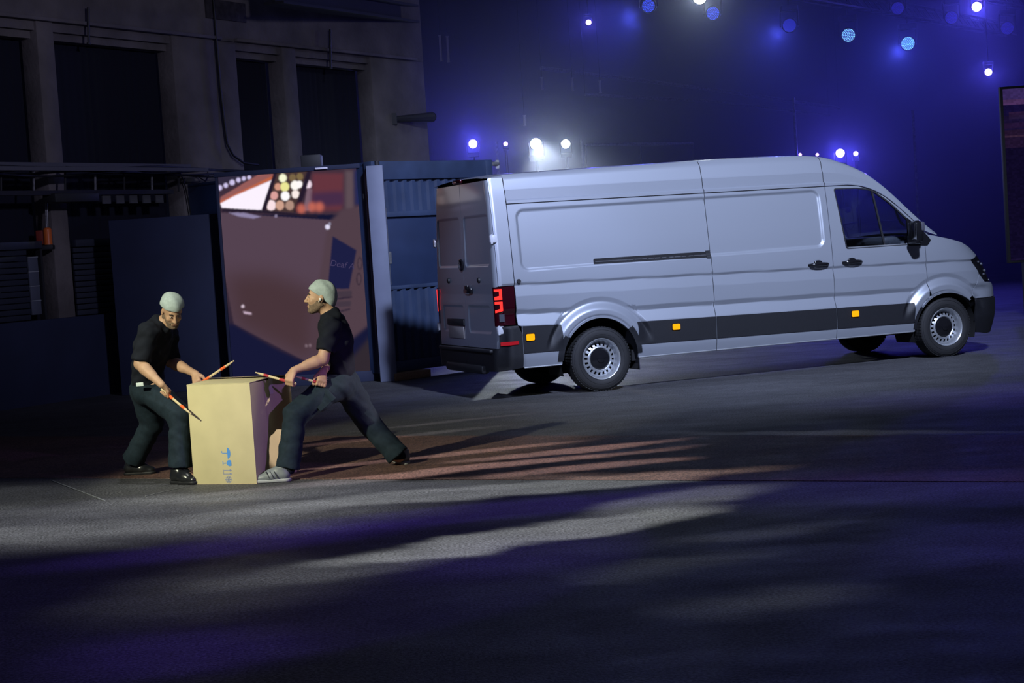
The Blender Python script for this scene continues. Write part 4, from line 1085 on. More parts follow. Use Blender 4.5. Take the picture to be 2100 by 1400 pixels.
YS = 22.30
c00, c10 = at(447, 362, YS), at(757, 345, YS)
zt = (c00.z + c10.z) / 2; zb = 0.14
sx0, sx1 = c00.x + 0.0, c10.x
SW, SH = sx1 - sx0, zt - zb
lw_ = empty('video_wall', (sx0, YS, 0)); tag(lw_, 'tall LED video wall showing a big cardboard box in a warehouse', 'video wall')
W_, H_ = 280, 376
# the picture: coordinates in photo pixels, filled back to front
YY, XX = np.meshgrid(np.arange(H_), np.arange(W_), indexing='ij')
wx = sx0 + (XX + 0.5) / W_ * SW; wz = zb + (YY + 0.5) / H_ * SH
dx, dy, dz = wx, np.full_like(wx, YS), wz - CAM_H
dep = dx * _fw[0] + dy * _fw[1] + dz * _fw[2]
PX = 1050 + FPX * (dx * _r2[0] + dy * _r2[1] + dz * _r2[2]) / dep
PY = 700 - FPX * (dx * _u2[0] + dy * _u2[1] + dz * _u2[2]) / dep
img = np.zeros((H_, W_, 3)); img[:] = srgb(20, 22, 50)[:3]
def fill(poly, rgb, soft=0):
    k = pip(PX.ravel(), PY.ravel(), poly).reshape(H_, W_).astype(float)
    k = blur(k, max(1, int(soft * 1.5)))
    for c in range(3): img[..., c] = img[..., c] * (1 - k) + srgb(*rgb)[c] * k
def blur(a, n):
    for _ in range(2):
        p = np.pad(a, n, mode='edge'); cs = np.cumsum(np.pad(p, ((1, 0), (0, 0))), 0); a2 = (cs[2 * n + 1:] - cs[:-2 * n - 1]) / (2 * n + 1)
        cs = np.cumsum(np.pad(a2, ((0, 0), (1, 0))), 1); a = (cs[:, 2 * n + 1:] - cs[:, :-2 * n - 1]) / (2 * n + 1)
    return a
def disc(x, y, r, rgb, s=1): fill([(x + r * math.cos(t), y + r * 1.1 * math.sin(t)) for t in np.linspace(0, 2 * math.pi, 17)[:-1]], rgb, s)
fill([(440, 340), (770, 335), (770, 440), (440, 440)], (62, 46, 60))
fill([(440, 385), (560, 340), (440, 340)], (48, 42, 62))
for x, y, r in ((451, 385, 5), (463, 380, 4.5), (476, 374, 5.5), (489, 369, 4.5), (500, 366, 4), (511, 364, 4)): disc(x, y, r, (205, 195, 235))
fill([(452, 404), (452, 416), (566, 368), (566, 352), (540, 352)], (150, 92, 90), 1); fill([(452, 412), (452, 420), (562, 366), (564, 358)], (190, 100, 70), 1)
fill([(452, 417), (480, 402), (560, 368), (538, 432), (455, 426)], (252, 242, 255))
fill([(565, 350), (638, 345), (606, 436), (538, 432)], (70, 52, 52))
for x, y, r, col in ((580, 365, 8, (250, 250, 215)), (600, 364, 7, (120, 100, 70)), (615, 362, 7, (125, 105, 70)), (570, 383, 7, (210, 150, 130)), (584, 383, 9, (235, 230, 150)), (605, 380, 9, (255, 250, 245)), (614, 378, 7, (255, 250, 250)), (562, 401, 8, (220, 160, 155)), (585, 402, 9, (255, 252, 255)), (606, 398, 8, (250, 235, 230)), (556, 421, 10, (250, 225, 230)), (574, 421, 9, (205, 160, 140)), (594, 421, 9, (175, 140, 125)), (632, 378, 8, (245, 225, 240))): disc(x, y, r, col)
fill([(562, 352), (569, 352), (545, 432), (536, 432)], (36, 26, 44)); fill([(630, 350), (640, 350), (612, 436), (602, 436)], (36, 26, 44))
fill([(622, 432), (630, 385), (642, 388), (640, 432)], (120, 95, 110), 1)
fill([(640, 355), (705, 355), (702, 432), (640, 432)], (100, 52, 62), 2); fill([(640, 395), (706, 392), (706, 420), (640, 425)], (70, 44, 72), 3)
fill([(708, 350), (726, 350), (726, 432), (708, 432)], (92, 76, 84), 2); fill([(726, 348), (760, 348), (760, 420), (728, 420)], (34, 40, 84), 2)
for x, y in ((618, 428), (640, 424), (655, 424)): disc(x, y, 9, (190, 100, 85), 2)
fill([(452, 436), (690, 452), (735, 424), (770, 420), (770, 690), (640, 748), (480, 665), (460, 560)], (84, 66, 80), 1)        # box, lit face
fill([(672, 460), (700, 430), (770, 418), (770, 690), (640, 748), (650, 600)], (80, 62, 72), 2)                           # box, right face
fill([(462, 560), (560, 560), (652, 600), (642, 748), (480, 665)], (72, 52, 58), 12)
fill([(455, 428), (540, 431), (650, 442), (652, 446), (540, 437), (455, 434)], (36, 28, 44), 1)
fill([(468, 436), (500, 436), (536, 444), (520, 448), (490, 444)], (140, 130, 165), 1); disc(566, 443, 3, (140, 130, 160)); disc(672, 465, 5, (225, 220, 245)); disc(676, 459, 3, (150, 145, 170))
fill([(682, 484), (731, 513), (716, 592), (672, 592)], (28, 30, 66), 1)
for (x0, y0, x1, y1) in ((683, 597, 722, 608), (683, 618, 720, 628)):
    fill([(x0, y0), (x1, y0 - 1), (x1 - 1, y1), (x0, y1 + 1)], (66, 54, 66)); 
fill([(680, 612), (722, 607), (722, 610), (680, 616)], (42, 34, 52)); fill([(684, 640), (718, 632), (718, 635), (684, 643)], (42, 34, 52))
for cx, cy in ((738, 540), (736, 572)):
    fill([(cx + 5 * math.cos(t), cy + 13 * math.sin(t)) for t in np.linspace(0, 6.28, 15)], (46, 36, 50)); fill([(cx + 3.4 * math.cos(t), cy + 11 * math.sin(t)) for t in np.linspace(0, 6.28, 15)], (84, 66, 76))
disc(498, 628, 3.2, (205, 185, 200)); fill([(499, 638), (516, 641), (516, 645), (500, 643)], (195, 170, 190), 1); disc(628, 709, 3, (120, 100, 110)); disc(636, 708, 3, (120, 100, 110))
fill([(440, 664), (480, 665), (560, 712), (648, 752), (700, 712), (770, 655), (770, 800), (440, 800)], (22, 24, 54), 2)
fill([(712, 745), (760, 690), (772, 690), (772, 770), (720, 770)], (48, 40, 48), 3)
img = np.maximum(img, 0)
raster_quad('screen_picture', Vector((0, 0, zb)), Vector((SW, 0, 0)), Vector((0, 0, SH)), W_, H_, img, 1.0, lw_)
def part_at(mb, name, mt, par, smooth=True):
    o = mb.build(name, mt, par, smooth); o.matrix_parent_inverse = par.matrix_basis.inverted(); return o
fr = MB()
fr.box((sx1 + 0.025, YS + 0.01, (zt + zb) / 2), (0.045, 0.10, SH + 0.06), bevel=0.006); fr.box((sx0 - 0.02, YS + 0.01, (zt + zb) / 2), (0.035, 0.10, SH + 0.06), bevel=0.006)
fr.box(((sx0 + sx1) / 2, YS + 0.01, zt + 0.03), (SW + 0.1, 0.12, 0.06), bevel=0.006); fr.box(((sx0 + sx1) / 2, YS + 0.03, zb / 2), (SW + 0.1, 0.10, zb), bevel=0.006)
part_at(fr, 'frame', M_NAVY, lw_)
bk = MB(); bk.box(((sx0 + sx1) / 2, YS + 0.07, (zt + zb) / 2), (SW, 0.08, SH)); part_at(bk, 'back_cabinet', M_BLACK, lw_, False)
for k in range(3):
    p = at((747, 757, 768)[k], (405, 540, 680)[k], YS - 0.06)
    cl = MB(); cl.box(tuple(p), (0.03, 0.03, 0.10), bevel=0.006); part_at(cl, 'clamp', M_CHROME, lw_)
# lettering on the pictured label
def text3d(body, loc, size, mt, par, shear=0.0, rz=0.0, sx=1.0):
    cu = bpy.data.curves.new('lettering', 'FONT'); cu.body = body; cu.size = size; cu.align_x = 'CENTER'; cu.align_y = 'CENTER'; cu.shear = shear
    o = bpy.data.objects.new('lettering', cu); COL.objects.link(o); cu.materials.append(mt)
    o.parent = par; o.location = loc; o.rotation_euler = (math.radians(90), rz, 0); o.scale = (sx, 1, 1)
    return o
def sl(x, y):
    p = at(x, y, YS - 0.004); return (p.x - sx0, -0.006, p.z)
M_TXT = glow('label_text', srgb(66, 58, 92), 1.0)
text3d('Deaf A', sl(702, 543), 0.115, M_TXT, lw_, 0.1, 0.22, 1.0)
text3d('PACKING', sl(703, 602), 0.050, glow('label_text_dim', srgb(44, 38, 58), 1.0), lw_, 0, -0.05) if False else None
# tiny bright fitting on top of the wall
p = at(659, 345, YS - 0.1)
o = MB().box(tuple(p), (0.16, 0.05, 0.022), bevel=0.004).build('clip_light', mat('pale_fitting', (0.5, 0.5, 0.6, 1), rough=0.4, emit=(0.6, 0.6, 1, 1), emit_s=0.25)); tag(o, 'small pale fitting on top of the video wall', 'fitting')
o = MB().box(tuple(at(640, 334, YS + 0.2)), (0.26, 0.3, 0.2), bevel=0.01).build('control_box', M_IRON); tag(o, 'dark control box standing on top of the video wall', 'box')

# second video wall at the right edge of the stage
Y2 = 27.0
a2 = at(2056, 183, Y2); W2, H2 = 60, 96
w2 = empty('video_wall', (a2.x, Y2, 0)); tag(w2, 'dim brown video wall cut by the right edge of the picture', 'video wall')
SW2, z2t, z2b = 2.4, a2.z, 0.9; SH2 = z2t - z2b
rng_ = np.random.default_rng(3)
im2 = np.zeros((H2, W2, 3)); im2[:] = srgb(24, 16, 48)[:3]
v_ = np.linspace(0, 1, H2)[::-1]
def bandc(v0, v1, rgb, u0=0, u1=1):
    k = (v_ >= v0) & (v_ < v1); im2[np.ix_(k, (np.linspace(0, 1, W2) >= u0) & (np.linspace(0, 1, W2) < u1))] = srgb(*rgb)[:3]
bandc(0.0, 0.055, (52, 38, 86)); bandc(0.055, 0.062, (30, 18, 50)); bandc(0.062, 0.085, (68, 44, 84)); bandc(0.085, 0.15, (18, 12, 50))
for k in range(5): bandc(0.12 + 0.012 * k, 0.126 + 0.012 * k, (40 - 2 * k, 22, 52), 0.02, 0.6)
bandc(0.19, 0.196, (62, 40, 70)); bandc(0.196, 0.225, (34, 20, 52)); bandc(0.225, 0.23, (58, 36, 62)); bandc(0.24, 0.27, (34, 20, 44)); bandc(0.27, 0.275, (52, 34, 54)); bandc(0.28, 0.34, (30, 18, 44)); bandc(0.34, 1, (14, 9, 36))
im2 *= rng_.uniform(0.8, 1.2, (H2, W2, 1))
raster_quad('screen_picture', Vector((0, 0, z2b)), Vector((SW2, 0, 0)), Vector((0, 0, SH2)), W2, H2, im2, 1.0, w2)
fr = MB(); fr.box((SW2 / 2, 0.06, z2b + SH2 / 2), (SW2 + 0.08, 0.10, SH2 + 0.08), bevel=0.01); fr.build('back_cabinet', M_BLACK, w2)
for x in (0.3, 2.1):
    MB().box((x, 0.1, z2b / 2), (0.12, 0.3, z2b)).build('stand_leg', M_IRON, w2)

# ================================================================== stage lights in view
M_HEAD = mat('lamp_black', (0.012, 0.012, 0.014, 1), rough=0.5)
def fixture(name, label, group, loc, lens_r, em, aim_at=(0, 0, 1.6), hang=True, led=None):
    """moving head: base, yoke, head, lens; it points at the audience"""
    t = empty(name, tuple(loc)); tag(t, label, 'stage light', group)
    d = (Vector(aim_at) - Vector(loc)).normalized()
    M = d.to_track_quat('Z', 'Y').to_matrix().to_4x4()
    s = -1 if hang else 1; r = lens_r
    b = MB(); b.box((0, 0, -s * r * 2.6), (r * 2.6, r * 2.2, r * 0.9), bevel=r * 0.15); b.build('base', M_HEAD, t)
    y = MB()
    for k in (-1, 1): y.box((k * r * 1.35, 0, -s * r * 1.1), (r * 0.22, r * 0.8, r * 2.6), bevel=r * 0.08)
    y.box((0, 0, -s * r * 2.2), (r * 2.6, r * 0.8, r * 0.3))
    y.build('yoke', M_HEAD, t)
    h = MB(); h.lathe([(0.0, -r * 2.0), (r * 0.8, -r * 1.9), (r * 1.15, -r * 0.8), (r * 1.2, -r * 0.1), (r * 1.08, 0.0), (r * 1.0, -r * 0.08)], M, 20); h.build('head', M_HEAD, t)
    l = MB(); l.lathe([(r * 1.0, -r * 0.1), (r * 0.7, r * 0.02), (0, r * 0.08)], M, 20)
    ln = l.build('lens', em, t)
    if led:
        q = MB(); cnt = 0
        for ring, n in ((0, 1), (0.24, 6), (0.48, 12), (0.72, 18), (0.93, 24)):
            for k in range(n):
                a = 2 * math.pi * k / n
                c = (r * ring * math.cos(a), r * ring * math.sin(a), r * 0.10)
                q.add([(c[0] + r * 0.085 * math.cos(x), c[1] + r * 0.085 * math.sin(x), c[2]) for x in np.linspace(0, 2 * math.pi, 7)[:-1]], [(0, 1, 2, 3, 4, 5)], M)
        lo = q.build('led_array', led, t, smooth=False); lo['kind'] = 'stuff'
    if hang:
        rod = MB().cyl((0, 0, r * 3.0), (0, 0, 11.97 - t.location.z), 0.012, n=6).build('hanging_rod', M_IRON, t)
    else:
        rod = MB().cyl((0, 0, -r * 3.0), (0, 0, -t.location.z), 0.03, n=8).cyl((0, 0, 0.02 - t.location.z), (0, 0, -t.location.z), 0.15, n=16).build('stand', M_IRON, t)
    return t, d
G_BLUEDIM = glow('wash_blue_dim', (0.010, 0.014, 0.26, 1), 1.0)
G_BLUEDOT = glow('wash_blue_dot', (0.05, 0.10, 0.85, 1), 1.3)
G_CYANDOT = glow('wash_cyan_dot', (0.22, 0.55, 1.0, 1), 1.8)
G_CYAN = glow('wash_cyan', (0.02, 0.13, 0.60, 1), 1.0)
G_VIOLDIM = glow('wash_violet_dim', (0.008, 0.006, 0.13, 1), 1.0)
G_VIOLDOT = glow('wash_violet_dot', (0.012, 0.012, 0.32, 1), 1.0)
names = ['leftmost blue LED wash light, cut by the top edge', 'dotted blue wash light just right of the big white spotlight', 'plain deep blue wash light, third in the front row', 'blue wash light with bright cyan dots, fourth in the front row', 'brightest cyan wash light, last in the front row']
row = ((1330, 12, 33.0, G_BLUEDIM, G_BLUEDOT), (1462, 27, 35.5, G_BLUEDIM, G_BLUEDOT), (1619, 52, 38.3, G_BLUEDIM, G_VIOLDOT), (1740, 72, 40.7, G_BLUEDIM, G_CYANDOT), (1862, 89, 43.1, G_CYAN, G_CYANDOT))
for (x, y, Y, e, dt), nm in zip(row, names):
    p = at(x, y, Y); r = 13.0 / FPX * Y
    fixture('wash_light', nm, 'blue LED wash lights on the front truss', p, r, e, Vector((p.x - 9.0, 8, 0.0)), True, dt)
for (x, y, Y), nm in zip(((1841, 17, 41.1), (1951, 36, 44.0), (2066, 58, 47.2)), ('dim violet wash light at the top edge', 'dim violet wash light in the middle of the rear row', 'dim violet wash light nearest the right edge')):
    fixture('wash_light', nm, 'dim violet wash lights on the rear truss', at(x, y, Y), 12.0 / FPX * Y, G_VIOLDIM, Vector((2, 8, 0)), True, G_VIOLDOT)
def truss(name, a, b, lab):
    t = empty(name, tuple(a)); tag(t, lab, 'truss')
    a, b = Vector(a), Vector(b); d = (b - a).normalized(); s = Vector((-d.y, d.x, 0)).normalized() * 0.15; u = Vector((0, 0, 0.15))
    for q in (s + u, s - u, -s + u, -s - u):
        part_at(MB().cyl(a + q, b + q, 0.025, n=8), 'chord', M_IRON, t)
    L_ = (b - a).length; n = int(L_ / 0.6); br = MB()
    for k in range(n):
        p0, p1 = a + d * (L_ * k / n), a + d * (L_ * (k + 1) / n)
        br.cyl(p0 + s + u, p1 + s - u, 0.012, n=5); br.cyl(p0 - s + u, p1 - s - u, 0.012, n=5); br.cyl(p0 + s - u, p1 - s - u, 0.012, n=5)
    o = part_at(br, 'lattice', M_IRON, t); o['kind'] = 'stuff'
    for q in (a + d * 0.3, (a + b) / 2, b - d * 0.3): hanger(t, q)
p0, p1 = at(1330, 12, 33.0), at(1862, 89, 43.1); d = p1 - p0
truss('lighting_truss', p0 - d * 0.5 + Vector((0, 0, 0.80)), p0 + d * 1.6 + Vector((0, 0, 0.80)), 'front lighting truss carrying the blue wash lights')
p0, p1 = at(1841, 17, 41.1), at(2066, 58, 47.2); d = p1 - p0
truss('lighting_truss', p0 - d * 0.8 + Vector((0, 0, 0.80)), p0 + d * 1.6 + Vector((0, 0, 0.80)), 'rear lighting truss carrying the violet wash lights')

def beam(name, loc, target, power, col, size=150, blend=0.8, radius=0.12):
    o = spot(name, loc, target, power, col, size, blend, radius); return o
G_WHITE = glow('lamp_white', (0.85, 0.95, 1.0, 1), 22.0)
G_BLUEW = glow('lamp_blue', (0.28, 0.22, 1.0, 1), 16.0)
G_VIOL = glow('lamp_violet', (0.45, 0.25, 1.0, 1), 8.0)
BL = (0.10, 0.085, 1.0); WH = (0.75, 0.88, 1.0)
lamps = ((970, 295, 37.0, 11, G_BLUEW, 'large blue spotlight, leftmost of the four above the container', 900, BL, False),
         (1037, 295, 37.0, 5.5, G_VIOL, 'small violet spotlight, second of the four above the container', 150, BL, False),
         (1099, 295, 37.0, 14, G_WHITE, 'big white spotlight, third of the four above the container', 900, WH, False),
         (1160, 295, 37.0, 11, G_WHITE, 'white spotlight, rightmost of the four above the container', 600, WH, False),
         (1723, 314, 40.0, 11, G_BLUEW, 'bright blue spotlight just above the cab roof', 900, BL, False),
         (1755, 315, 40.0, 6, G_BLUEW, 'small blue spotlight right of the bright one above the cab', 200, BL, False),
         (1641, 317, 41.0, 4.0, G_VIOL, 'tiny violet light peeping over the van roof, left of its pair', 40, BL, False),
         (1676, 317, 41.0, 4.0, G_VIOL, 'tiny violet light peeping over the van roof, right of its pair', 40, BL, False),
         (1207, 46, 34.0, 7, G_VIOL, 'small violet spotlight hanging alone high above the container', 250, BL, True),
         (1435, -6, 33.0, 17, G_WHITE, 'big white spotlight cut by the top edge of the picture', 800, WH, True),
         (2003, 14, 42.0, 12, G_BLUEW, 'bright blue spotlight high at the upper right', 1200, BL, True),
         (2027, 148, 42.0, 9, G_BLUEW, 'blue spotlight below the upper right trusses', 500, BL, True))
for (x, y, Y, r, em, lab, pw, col, hang) in lamps:
    p = at(x, y, Y); tgt = Vector((0.5, 4.0, 1.0))
    f, d = fixture('moving_head', lab, 'bright moving heads at the rear of the hall', p, 0.8 * r / FPX * Y, em, tgt, hang)
    beam('beam', p + d * 0.25, p + d * 10 - Vector((0, 0, 2.0)), pw * (0.14 if col is WH else 0.36), col)
p = at(1099, 295, 36.6); beam('back_wash', p, Vector((1.8, 23.5, 0.0)), 1600, (0.80, 0.90, 1.0), 26, 0.6, 0.1)
# broad blue wash beams from the truss heads
for (x, y, Y), pw in (((1330, 12, 33.0), 1500), ((1619, 52, 38.3), 1500), ((1862, 89, 43.1), 1800)):
    p = at(x, y, Y); beam('wash_beam', p + Vector((-0.3, -0.3, -0.2)), Vector((p.x - 9.0, 14, 0.0)), pw * 0.16, (0.08, 0.10, 1.0), 60, 0.9)
# fog hanging in the rear of the hall
hz = MB().box((6.0, 42.5, 5.95), (29, 29, 11.88)).build('haze', None, None, smooth=False)
hm = bpy.data.materials.new('haze'); hm.use_nodes = True; nt = hm.node_tree; nt.nodes.remove(nt.nodes['Principled BSDF'])
vs_ = nt.nodes.new('ShaderNodeVolumeScatter'); vs_.inputs['Density'].default_value = 0.011; vs_.inputs['Anisotropy'].default_value = 0.68; vs_.inputs['Color'].default_value = (0.8, 0.85, 1, 1)
nt.links.new(vs_.outputs[0], nt.nodes['Material Output'].inputs['Volume']); hz.data.materials.append(hm)
tag(hz, 'thin stage haze filling the rear of the hall', kind='stuff')

# ================================================================== people: signed-distance bodies turned into continuous meshes
class Field:
    def __init__(s, lo, hi, h):
        s.lo = np.array(lo, float); s.h = h
        s.n = np.ceil((np.array(hi) - s.lo) / h).astype(int) + 1
        s.F = np.full(s.n, 0.12, np.float32)
        s.ax = [s.lo[i] + h * np.arange(s.n[i]) for i in range(3)]
    def _win(s, lo, hi):
        a = np.maximum(((np.array(lo) - s.lo) / s.h).astype(int), 0); b = np.minimum(((np.array(hi) - s.lo) / s.h).astype(int) + 2, s.n)
        if (b <= a).any(): return None
        sl = tuple(slice(i, j) for i, j in zip(a, b))
        g = np.stack(np.meshgrid(*[s.ax[i][sl[i]] for i in range(3)], indexing='ij'), -1)
        return sl, g
    def _put(s, sl, d, k, op):
        f = s.F[sl]
        if op == 'add':
            hh = np.clip(0.5 + 0.5 * (f - d) / k, 0, 1); s.F[sl] = f * (1 - hh) + d * hh - k * hh * (1 - hh)
        elif op == 'sub':
            d = -d; hh = np.clip(0.5 - 0.5 * (f - d) / k, 0, 1); s.F[sl] = f * (1 - hh) + d * hh + k * hh * (1 - hh)
    def cone(s, a, b, r1, r2, k=0.02, op='add', flat=None, cut=None):
        a, b = np.array(a, float), np.array(b, float); m = max(r1, r2) * (flat[1] if flat and flat[1] > 1 else 1) + k + 0.04
        w = s._win(np.minimum(a, b) - m, np.maximum(a, b) + m)
        if w is None: return
        sl, g = w; ba = b - a; L = ba @ ba + 1e-12
        pa = g - a; t = np.clip((pa @ ba) / L, 0, 1); q = pa - t[..., None] * ba
        if flat:
            n = np.array(flat[0], float); n /= np.linalg.norm(n); c = q @ n
            q = q - c[..., None] * n * (1 - 1 / flat[1])
        d = np.sqrt((q * q).sum(-1)) - (r1 + (r2 - r1) * t)
        if cut is not None:
            for (p, nn) in cut:
                nn = np.array(nn, float); nn /= np.linalg.norm(nn); d = np.maximum(d, (g - np.array(p, float)) @ nn)
        s._put(sl, d, k, op)
    def ell(s, c, R, r, k=0.02, op='add', cut=None):
        c = np.array(c, float); r = np.array(r, float); m = r.max() + k + 0.03
        w = s._win(c - m, c + m)
        if w is None: return
        sl, g = w; q = (g - c) @ np.array(R, float).T
        k0 = np.sqrt(((q / r) ** 2).sum(-1)); k1 = np.sqrt(((q / (r * r)) ** 2).sum(-1)) + 1e-9
        d = k0 * (k0 - 1) / k1
        if cut is not None:
            for (p, nn) in cut:
                nn = np.array(nn, float); nn /= np.linalg.norm(nn); d = np.maximum(d, (g - np.array(p, float)) @ nn)
        s._put(sl, d, k, op)
    def plane(s, p, n):
        n = np.array(n, float); n /= np.linalg.norm(n)
        d = ((s.ax[0] - p[0]) * n[0])[:, None, None] + ((s.ax[1] - p[1]) * n[1])[None, :, None] + ((s.ax[2] - p[2]) * n[2])[None, None, :]
        s.F = np.maximum(s.F, d.astype(np.float32))
    def folds(s, amp, items):
        x, y, z = np.meshgrid(*s.ax, indexing='ij')
        for (a, b, c, ph) in items: s.F += (amp * np.sin(a * x + b * y + c * z + ph + 1.5 * np.sin(9 * x + 7 * z + 5 * y))).astype(np.float32)
    def mesh(s, name, mt, parent=None, smooth_angle=60):
        F = s.F; h = s.h; n = s.n
        neg = F < 0
        c = neg[:-1, :-1, :-1].astype(np.int8)
        tot = np.zeros(tuple(n - 1), np.int8)
        for i in (0, 1):
            for j in (0, 1):
                for k in (0, 1): tot += neg[i:n[0] - 1 + i, j:n[1] - 1 + j, k:n[2] - 1 + k]
        I = np.argwhere((tot > 0) & (tot < 8))
        idx = -np.ones(tuple(n - 1), np.int64); idx[I[:, 0], I[:, 1], I[:, 2]] = np.arange(len(I))
        acc = np.zeros((len(I), 3)); cnt = np.zeros(len(I))
        cor = [(i, j, k) for i in (0, 1) for j in (0, 1) for k in (0, 1)]
        val = {q: F[I[:, 0] + q[0], I[:, 1] + q[1], I[:, 2] + q[2]].astype(float) for q in cor}
        for p in cor:
            for axx in range(3):
                if p[axx] == 0:
                    q = list(p); q[axx] = 1; q = tuple(q)
                    v0, v1 = val[p], val[q]; m = (v0 < 0) != (v1 < 0)
                    t = np.where(m, v0 / np.where(np.abs(v0 - v1) < 1e-9, 1, v0 - v1), 0)
                    pos = np.tile(np.array(p, float), (len(I), 1)); pos[:, axx] = t
                    acc += pos * m[:, None]; cnt += m
        V = s.lo + h * (I + acc / np.maximum(cnt, 1)[:, None])
        quads = []
        for axx in range(3):
            u, v = (axx + 1) % 3, (axx + 2) % 3
            sl0 = [slice(None)] * 3; sl1 = [slice(None)] * 3; sl0[axx] = slice(0, -1); sl1[axx] = slice(1, None)
            a0, a1 = neg[tuple(sl0)], neg[tuple(sl1)]
            E = np.argwhere(a0 != a1)
            ok = (E[:, u] > 0) & (E[:, v] > 0) & (E[:, u] < n[u] - 1) & (E[:, v] < n[v] - 1); E = E[ok]
            fl = a0[E[:, 0], E[:, 1], E[:, 2]]
            def cid(du, dv):
                q = E.copy(); q[:, u] -= du; q[:, v] -= dv; return idx[q[:, 0], q[:, 1], q[:, 2]]
            Q = np.stack([cid(1, 1), cid(0, 1), cid(0, 0), cid(1, 0)], 1)
            Q[~fl] = Q[~fl][:, ::-1]; quads.append(Q)
        Q = np.concatenate(quads); Q = Q[(Q >= 0).all(1)]
        return raw_mesh(name, V, Q, mt, parent, True, smooth_angle)

M_SKIN = mat('skin', (0.48, 0.29, 0.19, 1), rough=0.55, noise=(25, 0.08), spec=0.4)
M_BEARD = mat('beard_hair', (0.17, 0.115, 0.08, 1), rough=0.9, noise=(120, 0.4))
M_HAIR = mat('dark_hair', (0.03, 0.022, 0.018, 1), rough=0.8)
M_SHIRT = mat('black_cotton', (0.008, 0.010, 0.017, 1), rough=0.9, noise=(30, 0.15), spec=0.2)
M_PANTS = mat('navy_work_cloth', (0.010, 0.020, 0.031, 1), rough=0.85, noise=(35, 0.18), bump=(60, 0.3, 0.004), spec=0.25)
M_BEANIE = mat('grey_knit', (0.36, 0.43, 0.44, 1), rough=0.9, noise=(50, 0.10), bump=(90, 0.4, 0.004))
M_LEATHER = mat('black_leather', (0.010, 0.011, 0.013, 1), rough=0.28, coat=0.4)
M_SNEAK = mat('sneaker_grey', (0.16, 0.18, 0.19, 1), rough=0.5)
M_SNEAKD = mat('sneaker_dark', (0.02, 0.024, 0.03, 1), rough=0.5)
M_SOLE = mat('pale_sole', (0.34, 0.36, 0.36, 1), rough=0.7)
M_EYE = mat('eye_white', (0.55, 0.53, 0.50, 1), rough=0.25)
M_IRIS = mat('eye_dark', (0.015, 0.012, 0.012, 1), rough=0.2)
M_LIP = mat('lip', (0.30, 0.13, 0.11, 1), rough=0.5)

def frame(f, up):
    f = Vector(f).normalized(); r = f.cross(Vector(up)).normalized(); u = r.cross(f).normalized()
    return np.array([f, r, u])          # rows: forward, right, up
def nv3(v): return np.array(v, float)

HS = 0.93
def make_head(B, c, R, neck_lo):
    """head built into the body field B; R rows are forward, right, up; c is the centre between the ears"""
    P = lambda f, r, u: c + (R[0] * f + R[1] * r + R[2] * u) * HS
    class Q:
        cone = staticmethod(lambda a, b, r1, r2, k=0.02, op='add': B0.cone(a, b, r1 * HS, r2 * HS, k * HS, op))
        ell = staticmethod(lambda cc, RR_, r, k=0.02, op='add': B0.ell(cc, RR_, tuple(x * HS for x in r), k * HS, op))
    B0, B = B, Q
    B.cone(neck_lo, P(-0.025, 0, -0.05), 0.064, 0.056, 0.025)
    B.ell(P(-0.012, 0, 0.045), R, (0.098, 0.077, 0.088), 0.02)                 # cranium
    B.ell(P(0.028, 0, -0.035), R, (0.066, 0.062, 0.088), 0.03)                 # face
    for s in (-1, 1): B.cone(P(-0.02, s * 0.056, -0.055), P(0.055, s * 0.022, -0.105), 0.018, 0.020, 0.025)    # jaw
    B.ell(P(0.070, 0, -0.108), R, (0.022, 0.024, 0.018), 0.02)                 # chin
    B.cone(P(0.078, -0.030, 0.025), P(0.078, 0.030, 0.025), 0.012, 0.012, 0.018)   # brow
    for s in (-1, 1):
        B.ell(P(0.097, s * 0.031, 0.004), R, (0.016, 0.019, 0.013), 0.012, 'sub')  # eye socket
        B.ell(P(0.079, s * 0.031, 0.003), R, (0.014, 0.016, 0.011), 0.006)         # lid
        B.ell(P(0.066, s * 0.044, -0.028), R, (0.020, 0.018, 0.018), 0.02)         # cheek
    B.cone(P(0.092, 0, 0.012), P(0.116, 0, -0.034), 0.0095, 0.0125, 0.012)         # nose
    for s in (-1, 1): B.ell(P(0.103, s * 0.012, -0.038), R, (0.011, 0.009, 0.008), 0.008)
    B.cone(P(0.090, -0.018, -0.068), P(0.090, 0.018, -0.068), 0.0085, 0.0085, 0.010)   # upper lip
    B.cone(P(0.089, -0.015, -0.080), P(0.089, 0.015, -0.080), 0.0085, 0.0085, 0.010)   # lower lip
    B.cone(P(0.101, -0.022, -0.0735), P(0.101, 0.022, -0.0735), 0.0045, 0.0045, 0.004, 'sub')
    for s in (-1, 1):                                                                # ears
        B.ell(P(-0.012, s * 0.079, -0.006), R, (0.020, 0.010, 0.032), 0.008)
        B.ell(P(-0.006, s * 0.090, -0.004), R, (0.010, 0.007, 0.018), 0.005, 'sub')
    return P

